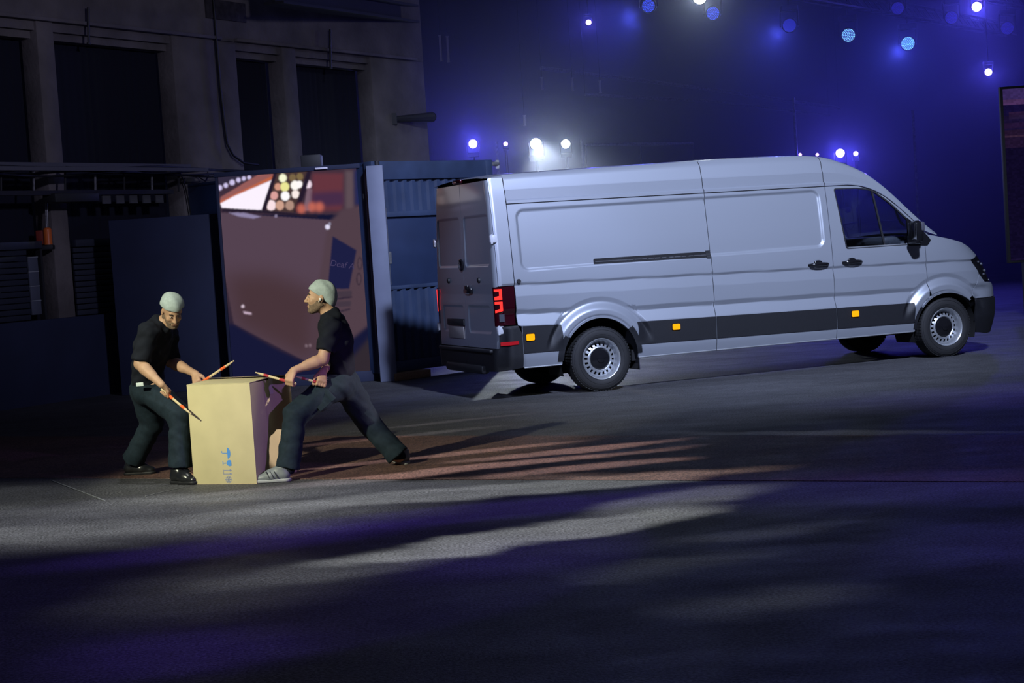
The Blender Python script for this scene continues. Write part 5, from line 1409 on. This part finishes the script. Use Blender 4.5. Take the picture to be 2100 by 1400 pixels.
def head_extras(root, P, R, beard=True):
    for s in (-1, 1):
        e = MB(); M = Matrix(((R[0][0], R[1][0], R[2][0], 0), (R[0][1], R[1][1], R[2][1], 0), (R[0][2], R[1][2], R[2][2], 0), (0, 0, 0, 1)))
        q = P(0.0865, s * 0.031, 0.003); T = Matrix.Translation(tuple(q)) @ M
        e.ball((0, 0, 0), (0.0078, 0.0115, 0.0050), 12, T); eb = e.build('eye', M_EYE, root)
        i = MB(); i.ball((0.0052, 0, 0), (0.004, 0.0055, 0.0052), 10, T); i.build('iris', M_IRIS, eb)
        b = MB(); b.tube([P(0.091, s * 0.014, 0.022), P(0.093, s * 0.030, 0.028), P(0.082, s * 0.048, 0.024)], [0.0035, 0.0048, 0.003], 6); b.build('eyebrow', M_HAIR, root)
    l = MB(); l.tube([P(0.093, -0.020, -0.0735), P(0.0985, -0.008, -0.072), P(0.0995, 0, -0.073), P(0.0985, 0.008, -0.072), P(0.093, 0.020, -0.0735)], [0.002, 0.004, 0.004, 0.004, 0.002], 6); l.build('mouth', M_LIP, root)
    if beard:
        c = P(0, 0, 0); F0 = Field(c - 0.17, c + 0.17, 0.0045)
        class F:
            cone = staticmethod(lambda a, b, r1, r2, k=0.02, op='add': F0.cone(a, b, r1 * HS, r2 * HS, k * HS, op))
            ell = staticmethod(lambda cc, RR_, r, k=0.02, op='add': F0.ell(cc, RR_, tuple(x * HS for x in r), k * HS, op))
        F.ell(P(0.030, 0, -0.037), R, (0.069, 0.065, 0.090), 0.03)
        for s in (-1, 1): F.cone(P(-0.02, s * 0.057, -0.055), P(0.056, s * 0.022, -0.107), 0.0205, 0.0225, 0.025)
        F.ell(P(0.071, 0, -0.109), R, (0.025, 0.027, 0.021), 0.02)
        F.cone(P(0.090, -0.020, -0.0555), P(0.090, 0.020, -0.0555), 0.0075, 0.0075, 0.010)
        for s in (-1, 1):
            F.cone(P(-0.010, s * 0.072, 0.0), P(-0.002, s * 0.066, -0.055), 0.010, 0.014, 0.015)
            F.ell(P(0.080, s * 0.040, -0.020), R, (0.055, 0.034, 0.036), 0.012, 'sub')
        F.ell(P(0.105, 0, -0.0735), R, (0.022, 0.021, 0.012), 0.006, 'sub')
        F.ell(P(0.11, 0, -0.015), R, (0.05, 0.03, 0.034), 0.006, 'sub')
        F0.plane(P(0, 0, 0.0), R[2]); F0.plane(P(-0.028, 0, 0), -R[0])
        F0.mesh('beard', M_BEARD, root)

def hand(B, wrist, d, axis, palm_n, grip, tip_dir=1, thumb_side=1):
    """fist round a stick: d wrist to knuckles, axis along the stick (little finger to thumb), palm_n out of the palm, grip = a point on the stick axis"""
    d, ax, n = [np.array(Vector(v).normalized()) for v in (d, axis, palm_n)]
    w = nv3(wrist); kn = w + d * 0.085
    for o, r in ((-0.026, 0.014), (-0.009, 0.0155), (0.009, 0.016), (0.026, 0.015)):
        B.cone(w + ax * o * 0.55, kn + ax * o, 0.017, r * 0.9, 0.012)
    g = nv3(grip)
    lens = (0.82, 0.95, 1.0, 0.92)
    for i, o in enumerate((-0.030, -0.010, 0.010, 0.030)):
        k = kn + ax * o * 1.0
        c = g + ax * ((k - g) @ ax)                         # centre of the curl on the stick axis
        rc = 0.0205
        u0 = k - c; u0 = u0 - ax * (u0 @ ax); a0 = math.atan2(u0 @ n, u0 @ d)
        # from the knuckle round the far side of the stick and back into the palm
        pts = [k]; 
        for ang in (-0.15, 0.85, 1.9, 2.75):
            pts.append(c + d * (rc * math.cos(ang)) + n * (rc * math.sin(ang)))
        rr = np.array([0.0112, 0.0105, 0.0098, 0.0090, 0.0082]) * (0.9 + 0.1 * lens[i])
        stop = 5 if lens[i] > 0.9 else 4
        for q in range(stop - 1): B.cone(pts[q], pts[q + 1], rr[q], rr[q + 1], 0.004)
    # thumb leaves the side of the palm near its base and closes over the fingers
    t0 = w + d * 0.022 + ax * 0.024 * thumb_side; t1 = w + d * 0.052 + ax * 0.050 * thumb_side + n * 0.014
    t2 = g + ax * 0.047 * thumb_side + n * 0.012 - d * 0.006; t3 = g + ax * 0.040 * thumb_side + n * 0.019 + d * 0.016
    B.cone(t0, t1, 0.0165, 0.0135, 0.012); B.cone(t1, t2, 0.0130, 0.0115, 0.006); B.cone(t2, t3, 0.0112, 0.0088, 0.005)

def shoe(root, heel, toe, name_mats, lace=True, top=0.115, sneaker=False):
    heel, toe = nv3(heel), nv3(toe); f = toe - heel; f[2] = 0; L = np.linalg.norm(f); f /= L; r = np.array([f[1], -f[0], 0]); u = np.array([0, 0, 1.0])
    L = max(L, 0.27); P = lambda a, b, c: heel + f * a + r * b + u * (c - heel[2])
    lo = np.minimum(heel, heel + f * L) - 0.14; hi = np.maximum(heel, heel + f * L) + 0.14; lo[2] = -0.02; hi[2] = 0.20
    F = Field(lo, hi, 0.006)
    F.cone(P(0.045, 0, 0.055), P(0.15, 0, 0.050), 0.040, 0.043, 0.03)
    F.cone(P(0.15, 0, 0.045), P(L - 0.045, 0.0, 0.034), 0.045, 0.036, 0.03, flat=(u, 0.85))
    F.cone(P(0.055, 0, 0.06), P(0.065, 0, top), 0.042, 0.045, 0.02, cut=[(P(0, 0, top), (0, 0, 1))])
    F.cone(P(0.10, 0, 0.085), P(0.17, 0, 0.060), 0.034, 0.030, 0.025)
    F.plane((0, 0, 0.018), (0, 0, -1))
    up = F.mesh('shoe', name_mats[0], root)
    S = Field(lo, hi, 0.006)
    S.cone(P(0.042, 0, 0.02), P(0.12, 0, 0.02), 0.043, 0.040, 0.02); S.cone(P(0.12, 0, 0.02), P(L - 0.045, 0, 0.02), 0.043, 0.044, 0.02)
    S.plane((0, 0, 0.026), (0, 0, 1)); S.plane((0, 0, 0.001), (0, 0, -1))
    S.mesh('sole', name_mats[1], up)
    m = MB()
    for k in range(4):
        a = 0.115 + 0.022 * k; h = 0.108 - 0.0105 * k + (0.0)
        m.tube([P(a, -0.024, h - 0.010), P(a + 0.004, 0, h + 0.006), P(a, 0.024, h - 0.010)], 0.004, 6)
    m.build('laces', name_mats[2], up)
    if sneaker:
        m = MB()
        for k in range(3):
            for s in (-1, 1):
                a = 0.105 + 0.030 * k
                m.tube([P(a - 0.012, s * 0.047, 0.035), P(a, s * 0.045, 0.062), P(a + 0.016, s * 0.034, 0.085)], 0.0055, 6)
        st_ = m.build('side_stripes', M_SNEAKD, up); st_['kind'] = 'stuff'
    return up

def torso_prims(F, J, g, k=0.04):
    """chest, waist and hips; g grows the shape for clothing"""
    ns = J['front']
    fl = (ns, 0.68)
    F.cone(J['pelvis'], J['waist'], 0.150 + g * 2, 0.138 + g * 1.3, k, flat=fl)
    F.cone(J['waist'], J['chest'], 0.142 + g, 0.168 + g, k, flat=fl)
    F.cone(J['chest'], J['upper'], 0.168 + g, 0.120 + g, k, flat=fl)
    F.cone(J['upper'], J['nape'], 0.095 + g, 0.062 + g, k)
    F.cone(J['shR'], J['shL'], 0.066 + g, 0.066 + g, k)

def person(name, label, J, headR, spec):
    root = empty(name, (float(J['pelvis'][0]), float(J['pelvis'][1]), 0.0)); tag(root, label, 'person')
    inv = Matrix.Translation((-root.location.x, -root.location.y, 0))
    allp = np.array([v for k, v in J.items() if k not in ('front',)])
    lo, hi = allp.min(0) - 0.30, allp.max(0) + 0.30; lo[2] = -0.03
    B = Field(lo, hi, 0.0065)
    torso_prims(B, J, 0.0)
    for s in 'RL':
        B.cone(J['sh' + s], J['el' + s], 0.056, 0.043, 0.03); B.cone(J['el' + s], J['wr' + s], 0.045, 0.028, 0.02)
        B.cone(nv3(J['el' + s]) * 0.75 + nv3(J['wr' + s]) * 0.25, nv3(J['el' + s]) * 0.45 + nv3(J['wr' + s]) * 0.55, 0.047, 0.036, 0.02)
        B.cone(J['hip' + s], J['kn' + s], 0.078, 0.058, 0.04); B.cone(J['kn' + s], J['an' + s], 0.060, 0.042, 0.03)
        B.cone(nv3(J['kn' + s]) * 0.7 + nv3(J['an' + s]) * 0.3, nv3(J['kn' + s]) * 0.45 + nv3(J['an' + s]) * 0.55, 0.062, 0.050, 0.03)
        an = nv3(J['an' + s]); hd = nv3(J['toe' + s]) - nv3(J['heel' + s]); hd[2] = 0; hd /= np.linalg.norm(hd)
        B.cone(an, an + hd * 0.12 + np.array([0, 0, 0.045 - an[2]]), 0.036, 0.028, 0.02)
    P = make_head(B, nv3(J['head']), headR, J['nape'])
    for h in spec['hands']: hand(B, *h)
    obs = [B.mesh('body', M_SKIN, root)]
    # shirt
    S = Field(lo, hi, 0.0085); torso_prims(S, J, 0.014)
    hem_p, hem_n = spec['hem']
    S.plane(hem_p, hem_n)
    A = Field(lo, hi, 0.0085)
    for s in 'RL':
        c = spec['sleeve' + s]
        a, b = nv3(J['sh' + s]), nv3(J['el' + s])
        S.cone(a, a + (b - a) * (c + 0.15), 0.072, spec.get('cuff', 0.066), 0.03, cut=[(a + (b - a) * c, b - a)])
    nk = nv3(J['nape']); hd = nv3(J['head']) - nk
    S.plane(nk + hd * spec.get('collar', 0.30), hd)
    S.folds(0.0028, spec['shirt_folds'])
    obs.append(S.mesh('shirt', M_SHIRT, root))
    # trousers
    T = Field(lo, hi, 0.0085)
    T.cone(J['pelvis'], nv3(J['pelvis']) * 0.45 + nv3(J['waist']) * 0.55, 0.172, 0.158, 0.04, flat=(J['front'], 0.72))
    for s in 'RL':
        hp, kn, an = nv3(J['hip' + s]), nv3(J['kn' + s]), nv3(J['an' + s])
        low = an + (kn - an) * spec['cuff_up']
        T.cone(hp, kn, 0.118, 0.083, 0.05)
        T.cone(hp + (kn - hp) * 0.45, kn, 0.098, 0.086, 0.03)
        T.cone(kn, low - (kn - low) * 0.15, 0.085, 0.092, 0.03, cut=[(low, low - kn)])
        for q, rr in ((0.93, 0.010), (0.80, 0.008)):               # creases behind the knee
            pass
    T.plane(nv3(J['pelvis']) * 0.40 + nv3(J['waist']) * 0.60, nv3(J['waist']) - nv3(J['pelvis']))
    T.folds(0.0022, spec['pant_folds']); T.folds(0.0007, [(70, 45, 90, 0.5), (-60, 80, 65, 2.0)])
    tr = T.mesh('trousers', M_PANTS, root); obs.append(tr)
    for s in 'RL':
        so = Field(nv3(J['an' + s]) - 0.2, nv3(J['an' + s]) + 0.2, 0.007); an = nv3(J['an' + s]); kn = nv3(J['kn' + s]); ft = nv3(J['toe' + s]) - nv3(J['heel' + s]); ft[2] = 0; ft /= np.linalg.norm(ft)
        so.cone(an + (kn - an) * 0.28, an, 0.056, 0.047, 0.02); so.cone(an, an + ft * 0.06 + np.array([0, 0, 0.07 - an[2]]), 0.047, 0.040, 0.03); so.plane((0, 0, 0.05), (0, 0, -1))
        obs.append(so.mesh('sock', M_SHIRT, root))
    for pk in spec['pockets']:
        c, n_, u_ = [np.array(Vector(v)) for v in pk]
        n_ = n_ / np.linalg.norm(n_); u_ = u_ / np.linalg.norm(u_); w_ = np.cross(n_, u_)
        M = Matrix(((w_[0], n_[0], u_[0], c[0]), (w_[1], n_[1], u_[1], c[1]), (w_[2], n_[2], u_[2], c[2]), (0, 0, 0, 1)))
        pm = MB(); pm.box((0, 0, 0), (0.13, 0.020, 0.15), M, 0.009); pm.box((0, 0.004, 0.058), (0.134, 0.022, 0.045), M, 0.009)
        obs.append(pm.build('cargo_pocket', M_PANTS, tr))
    for s in 'RL':
        obs.append(shoe(root, J['heel' + s], J['toe' + s], spec['shoes'], sneaker=spec.get('sneaker', False)))
    # knitted cap
    c = nv3(J['head']); K = Field(c - 0.20, c + 0.20, 0.005)
    for (cc, rr) in spec['cap']: K.ell(P(*cc), headR, tuple(x * HS for x in rr), 0.03)
    cp_, cn = spec['capcut']; K.plane(P(*cp_), headR[0] * cn[0] + headR[1] * cn[1] + headR[2] * cn[2])
    K.folds(0.0016, [(60, 40, 10, 0), (20, 70, 30, 1)])
    cap = K.mesh('knit_cap', M_BEANIE, root); cap['label'] = 'pale grey knitted cap'
    head_extras(root, P, headR, True)
    # short hair showing under the cap
    Hh = Field(c - 0.17, c + 0.17, 0.005)
    Hh.ell(P(-0.022, 0, 0.02), headR, (0.096 * HS, 0.0795 * HS, 0.095 * HS), 0.02); Hh.plane(P(*spec['haircut'][0]), headR[0] * spec['haircut'][1][0] + headR[2] * spec['haircut'][1][1])
    Hh.plane(P(0, 0, -0.045), -headR[2])
    Hh.mesh('hair', M_HAIR, root)
    for ch in list(root.children):
        ch.matrix_parent_inverse = inv
    return root, P

A3 = lambda x, y, Y: np.array(at(x, y, Y))
def fl3(x, y, z): p = on_floor(x, y); return np.array((p.x, p.y, z))
UP = np.array([0, 0, 1.0])

# ---------------------------------------------------------------- left man, bent over the box with both sticks
J = dict(pelvis=A3(303, 790, 13.32), waist=A3(303, 757, 13.27), chest=A3(312, 712, 13.21), upper=A3(325, 680, 13.18), nape=A3(335, 666, 13.16), head=A3(353, 638, 13.10),
         shR=A3(304, 681, 13.03), shL=A3(345, 686, 13.36), elR=A3(287, 746, 12.97), elL=A3(350, 741, 13.34), wrR=A3(331, 788, 12.84), wrL=A3(400, 766, 13.14),
         hipR=A3(310, 800, 13.22), hipL=A3(296, 800, 13.42), knR=A3(369, 852, 13.00), knL=A3(312, 868, 13.56), anR=A3(370, 965, 12.96), anL=A3(270, 950, 13.68),
         heelR=fl3(352, 991, 0.0), toeR=fl3(408, 993, 0.0), heelL=fl3(254, 975, 0.0), toeL=fl3(320, 971, 0.0))
J['toeR'] = J['heelR'] + (J['toeR'] - J['heelR']) / np.linalg.norm(J['toeR'] - J['heelR']) * 0.28
fr_ = np.cross(nv3(J['shL']) - nv3(J['shR']), UP); J['front'] = fr_ / np.linalg.norm(fr_)
RA = frame((0.36, -0.74, -0.56), (0.20, -0.45, 0.88))
gR, gL = A3(349, 803, 12.775), A3(421, 774, 13.055)         # where the sticks are held
sR = Vector(A3(446, 866, 12.64) - gR).normalized()
sR = Vector(A3(404, 849, 12.56) - gR).normalized()
sL = Vector(A3(492, 727, 12.98) - gL).normalized()
def hspec(wr, grip, stick, palm_hint):
    d = Vector(grip - wr); ax = Vector(stick); 
    n = Vector(palm_hint)
    dd = d - ax * d.dot(ax); dd.normalize()
    n = (n - ax * n.dot(ax) - dd * n.dot(dd)).normalized()
    g = Vector(wr) + dd * 0.088 + n * 0.030 + ax * 0
    return dd, n
ddR, nR = hspec(J['wrR'], gR, sR, (0.35, 0.2, -0.9)); ddL, nL = hspec(J['wrL'], gL, sL, (0.1, 0.1, -0.9))
GR = np.array(Vector(J['wrR']) + ddR * 0.088 + nR * 0.030 + sR * 0.01); GL = np.array(Vector(J['wrL']) + ddL * 0.088 + nL * 0.030 + sL * 0.01)
fold = [(60, 30, 40, 0), (25, 50, -60, 1), (-45, 20, 75, 2)]
spec = dict(hands=[(J['wrR'], ddR, sR, nR, GR, 1, 1), (J['wrL'], ddL, sL, nL, GL, 1, 1)],
            hem=(A3(292, 792, 13.3), np.array([-0.10, 0.0, -1.0])), sleeveR=0.93, sleeveL=0.90, shirt_folds=fold, pant_folds=[(30, 20, 55, 0), (-22, 35, 38, 1)], cuff_up=0.06, cuff=0.074, collar=0.28,
            pockets=[], shoes=(M_LEATHER, M_BLACK, M_LEATHER),
            cap=[((-0.012, 0, 0.055), (0.110, 0.091, 0.092)), ((-0.03, 0, 0.065), (0.095, 0.088, 0.085))], capcut=((0.075, 0, 0.056), (-0.05, 0, -1.0)), haircut=((0.0, 0, 0.0), (1.0, 0.25)))
man_a, PA = person('person', 'man in grey cap bending over the left side of the box, looking down', J, RA, spec)
JA = dict(J)
# white tag clipped at his hip
t_ = MB(); q = A3(287, 788, 13.02); M = Matrix.Translation(tuple(q)) @ Matrix.Rotation(-0.05, 4, 'Y') @ Matrix.Rotation(-0.35, 4, 'Z')
t_.box((0, 0, 0), (0.066, 0.008, 0.030), M, 0.003)
tg = t_.build('hip_tag', mat('white_tag', (0.62, 0.70, 0.72, 1), rough=0.6), man_a); tg['label'] = 'small white tag'; tg.matrix_parent_inverse = Matrix.Translation((-man_a.location.x, -man_a.location.y, 0))

# ---------------------------------------------------------------- right man, in a wide lunge facing left
J = dict(pelvis=A3(698, 778, 13.02), waist=A3(697, 745, 13.00), chest=A3(690, 700, 12.97), upper=A3(684, 668, 12.96), nape=A3(678, 648, 12.95), head=A3(656, 610, 12.94),
         shL=A3(678, 672, 12.79), shR=A3(674, 668, 13.13), elL=A3(662, 737, 12.72), elR=A3(686, 732, 13.12), wrL=A3(603, 759, 12.64), wrR=A3(662, 762, 12.80),
         hipL=A3(690, 788, 12.92), hipR=A3(710, 790, 13.12), knL=A3(606, 850, 12.74), knR=A3(757, 868, 13.18), anL=A3(590, 962, 12.68), anR=A3(818, 936, 13.16),
         heelL=fl3(598, 985, 0.0), toeL=fl3(548, 989, 0.0), heelR=fl3(834, 953, 0.0), toeR=fl3(834, 953, 0.0))
hr = J['heelR']; J['toeR'] = hr + np.array([-0.10, 0.26, 0]); 
J['heelL'] = fl3(598, 986, 0.0); dv = fl3(548, 989, 0.0) - J['heelL']; J['toeL'] = J['heelL'] + dv / np.linalg.norm(dv) * 0.28
J['front'] = np.array([-0.99, -0.12, 0.0])
RB = frame((-0.985, -0.13, 0.10), (0.05, 0.0, 1.0))
wr, wl = J['wrR'], J['wrL']
gR, gL = A3(642, 775, 12.72), A3(582, 767, 12.66)
sRb = Vector(A3(611, 772, 12.70) - A3(645, 781, 12.74)).normalized()
sLb = Vector(A3(503, 745, 12.86) - gL).normalized()
ddR, nR = hspec(wr, gR, sRb, (0.1, 0.1, -0.9)); ddL, nL = hspec(wl, gL, sLb, (0.0, 0.3, -0.9))
GRb = np.array(Vector(wr) + ddR * 0.088 + nR * 0.030 + sRb * 0.01); GLb = np.array(Vector(wl) + ddL * 0.088 + nL * 0.030 + sLb * 0.01)
spec = dict(hands=[(wr, ddR, sRb, nR, GRb, 1, 1), (wl, ddL, sLb, nL, GLb, 1, 1)],
            hem=(A3(696, 772, 13.0), np.array([0.06, 0.0, -1.0])), sleeveL=0.74, sleeveR=0.74, shirt_folds=fold, pant_folds=[(26, 20, 50, 0), (-30, 25, 40, 1)], cuff_up=0.02, cuff=0.076, collar=0.30,
            pockets=[(A3(662, 818, 12.755), (-0.10, -1, 0.25), (0.78, 0.15, 0.60))], shoes=(M_SNEAK, M_SOLE, M_SNEAKD), sneaker=True,
            cap=[((-0.015, 0, 0.052), (0.110, 0.088, 0.098)), ((-0.062, 0, 0.020), (0.078, 0.082, 0.100)), ((-0.085, 0, -0.025), (0.045, 0.070, 0.075))], capcut=((0.085, 0, 0.060), (0.66, 0, -0.95)), haircut=((-0.02, 0, 0.0), (1.0, 0.35)))
spec['capcut'] = ((0.080, 0, 0.062), (0.72, 0, -1.0))
man_b, PB = person('person', 'man in grey cap lunging at the right side of the box, seen in profile', J, RB, spec)
invB = Matrix.Translation((-man_b.location.x, -man_b.location.y, 0))
e = MB(); q = PB(-0.002, -0.090, -0.012); e.ball(tuple(q), (0.010, 0.008, 0.012), 10); e.cyl(tuple(PB(0.002, -0.091, -0.016)), tuple(PB(0.010, -0.089, -0.034)), 0.004, n=8)
eb = e.build('earbud', mat('white_gloss', (0.75, 0.75, 0.75, 1), rough=0.25), man_b); eb.matrix_parent_inverse = invB; eb['label'] = 'white earbud'
e = MB(); q = A3(669, 776, 12.81); e.box(tuple(q), (0.030, 0.01, 0.022), bevel=0.004); eb = e.build('belt_buckle', M_CHROME, man_b); eb.matrix_parent_inverse = invB

# ---------------------------------------------------------------- drum sticks with tape bands
M_STICK = mat('pale_wood', (0.62, 0.50, 0.30, 1), rough=0.5)
M_TAPEO = mat('orange_tape', (0.85, 0.14, 0.03, 1), rough=0.45)
M_TAPER = mat('red_tape', (0.42, 0.04, 0.05, 1), rough=0.45)
def stick(label, grip, d, back, length, tape):
    d = Vector(d).normalized(); g = Vector(grip); t = empty('drumstick', tuple(g)); tag(t, label, 'drumstick', 'drumsticks held over the box')
    a = -d * back; f = length - back
    m = MB(); m.tube([a, d * (f * 0.75), d * (f * 0.90), d * (f * 0.95)], [0.0095, 0.0095, 0.007, 0.0045], 10); m.ball(tuple(d * (f * 0.975)), (0.0065, 0.0065, 0.0065), 10); m.build('shaft', M_STICK, t)
    for q0, q1 in ((0.04, 0.28), (0.60, 0.74)):
        m = MB(); m.cyl(d * (f * q0), d * (f * q1), 0.0112, n=12); m.build('tape_band', tape, t)
    return t
stick('drumstick with orange bands pointing down across the front of the box', GR, sR, 0.06, 0.40, M_TAPEO)
stick('drumstick in the far hand of the man left of the box, raised over it', GL, sL, 0.06, 0.40, M_TAPEO)
stick('drumstick in the near hand of the man right of the box, raised over its top', GLb, sLb, 0.06, 0.40, M_TAPER)
stick('short end of a red-banded drumstick held at the right man\'s waist', GRb, sRb, 0.05, 0.24, M_TAPER)

# ================================================================== the cardboard box
M_CARD = mat('cardboard', (0.55, 0.485, 0.285, 1), rough=0.85, noise=(5, 0.06), spec=0.2)
M_CARDE = mat('cardboard_edge', (0.52, 0.40, 0.22, 1), rough=0.9, noise=(160, 0.3), spec=0.2)
M_PRINTB = mat('print_blue', (0.07, 0.25, 0.62, 1), rough=0.8)
M_PRINTG = mat('print_grey', (0.22, 0.25, 0.36, 1), rough=0.8)
P0_, P1_ = on_floor(398, 993), on_floor(527, 992)
bx = (P1_ - P0_); WB = bx.length; bx.normalize(); by = Vector((-bx.y, bx.x, 0)); DB, HB = 0.60, 0.755
MBX = Matrix(((bx.x, by.x, 0, P0_.x), (bx.y, by.y, 0, P0_.y), (0, 0, 1, 0), (0, 0, 0, 1)))
cb = empty('cardboard_box', tuple(P0_ + bx * WB / 2 + by * DB / 2)); tag(cb, 'big brown cardboard box on the floor between the two men', 'box')
ci = Matrix.Translation(-cb.location)
def cpart(m, name, mt, smooth=True, par=None):
    o = m.build(name, mt, par or cb, smooth)
    if par is None: o.matrix_parent_inverse = ci
    return o
TH = 0.006
def slab(x0, x1, y0, y1, z0, z1): return MB().box(((x0 + x1) / 2, (y0 + y1) / 2, (z0 + z1) / 2), (x1 - x0, y1 - y0, z1 - z0), MBX, 0.0015)
cpart(slab(0, WB, 0, TH, 0.003, HB), 'front_panel', M_CARD); cpart(slab(0, WB, DB - TH, DB, 0.003, HB), 'back_panel', M_CARD)
cpart(slab(0, TH, TH, DB - TH, 0.003, HB), 'side_panel', M_CARD); cpart(slab(WB - TH, WB, TH, DB - TH, 0.003, HB), 'side_panel', M_CARD)
cpart(slab(0.0, WB, 0.0, DB, 0.0, 0.006), 'bottom_panel', M_CARDE)
# closed top flaps, slightly sprung
def flap(pts, name):
    vs = [MBX @ Vector(p) for p in pts] + [MBX @ Vector((p[0], p[1], p[2] + 0.005)) for p in pts]
    m = MB(); n = len(pts); m.add(vs, [tuple(range(n - 1, -1, -1)), tuple(range(n, 2 * n))] + [(i, (i + 1) % n, n + (i + 1) % n, n + i) for i in range(n)]); return cpart(m, name, M_CARD, False)
flap([(0.0, 0.0, HB), (WB, 0.0, HB), (WB - 0.004, DB / 2 - 0.003, HB + 0.014), (0.004, DB / 2 - 0.003, HB + 0.012)], 'top_flap')
flap([(0.0, DB, HB), (0.004, DB / 2 + 0.003, HB + 0.020), (WB - 0.004, DB / 2 + 0.003, HB + 0.026), (WB, DB, HB)], 'top_flap')
tp = MB(); tp.box((WB / 2, DB / 2, HB + 0.029), (WB + 0.002, 0.06, 0.001), MBX); cpart(tp, 'packing_tape', mat('clear_tape', (0.60, 0.52, 0.40, 1), rough=0.12, coat=1.0), False)
tp = MB(); tp.box((WB + 0.0008, DB / 2, HB - 0.05), (0.0012, 0.06, 0.12), MBX); cpart(tp, 'packing_tape', MATS['clear_tape'], False)
# printed handling marks, lying on their side as on the box: umbrella, glass, arrows, snowflake
def mark(polys, name, mt, c, s=1.0):
    m = MB()
    for pl in polys:
        m.add([MBX @ Vector((c[0] + p[0] * s, -0.0012, c[1] + p[1] * s)) for p in pl], [tuple(range(len(pl)))])
    return cpart(m, name, mt, False)
half = [(0.010 + 0.030 * math.cos(t), 0.042 * math.sin(t)) for t in np.linspace(-math.pi / 2, math.pi / 2, 13)]
half = [(p[0] * 0.9 - 0.004, p[1]) for p in half]
cx = 0.31
mark([half, [(-0.040, -0.003), (0.006, -0.003), (0.006, 0.003), (-0.040, 0.003)], [(-0.046, 0.003), (-0.040, 0.003), (-0.040, 0.016), (-0.046, 0.016)]], 'umbrella_mark', M_PRINTB, (cx, 0.235))
bowl = [(0.034, -0.020), (0.034, 0.020), (0.012, 0.024), (-0.004, 0.014), (-0.006, 0.0), (-0.004, -0.014), (0.012, -0.024)]
mark([bowl, [(-0.036, -0.003), (-0.004, -0.003), (-0.004, 0.003), (-0.036, 0.003)], [(-0.042, -0.014), (-0.036, -0.014), (-0.036, 0.014), (-0.042, 0.014)]], 'glass_mark', M_PRINTB, (cx, 0.160))
for zz in (0.105, 0.078):
    mark([[(-0.036, -0.003), (0.020, -0.003), (0.020, 0.003), (-0.036, 0.003)], [(0.016, -0.010), (0.036, 0.0), (0.016, 0.010)]], 'arrow_mark', M_PRINTG, (cx, zz))
mark([[(-0.042, -0.002), (-0.038, -0.002), (-0.038, 0.036), (-0.042, 0.036)]], 'arrow_base_mark', M_PRINTG, (cx, 0.075))
fl_ = []
for k in range(3):
    a = math.pi * k / 3; c_, s_ = math.cos(a), math.sin(a)
    fl_.append([(c_ * x - s_ * y, s_ * x + c_ * y) for x, y in ((-0.030, -0.0028), (0.030, -0.0028), (0.030, 0.0028), (-0.030, 0.0028))])
for k in range(6):
    a = math.pi * k / 3; c_, s_ = math.cos(a), math.sin(a)
    for sg in (-1, 1):
        fl_.append([(c_ * x - s_ * y, s_ * x + c_ * y) for x, y in ((0.014, 0.0), (0.026, sg * 0.010), (0.026, sg * 0.014), (0.010, 0.0))])
mark(fl_, 'snowflake_mark', M_PRINTG, (cx, 0.030 + 0.006))
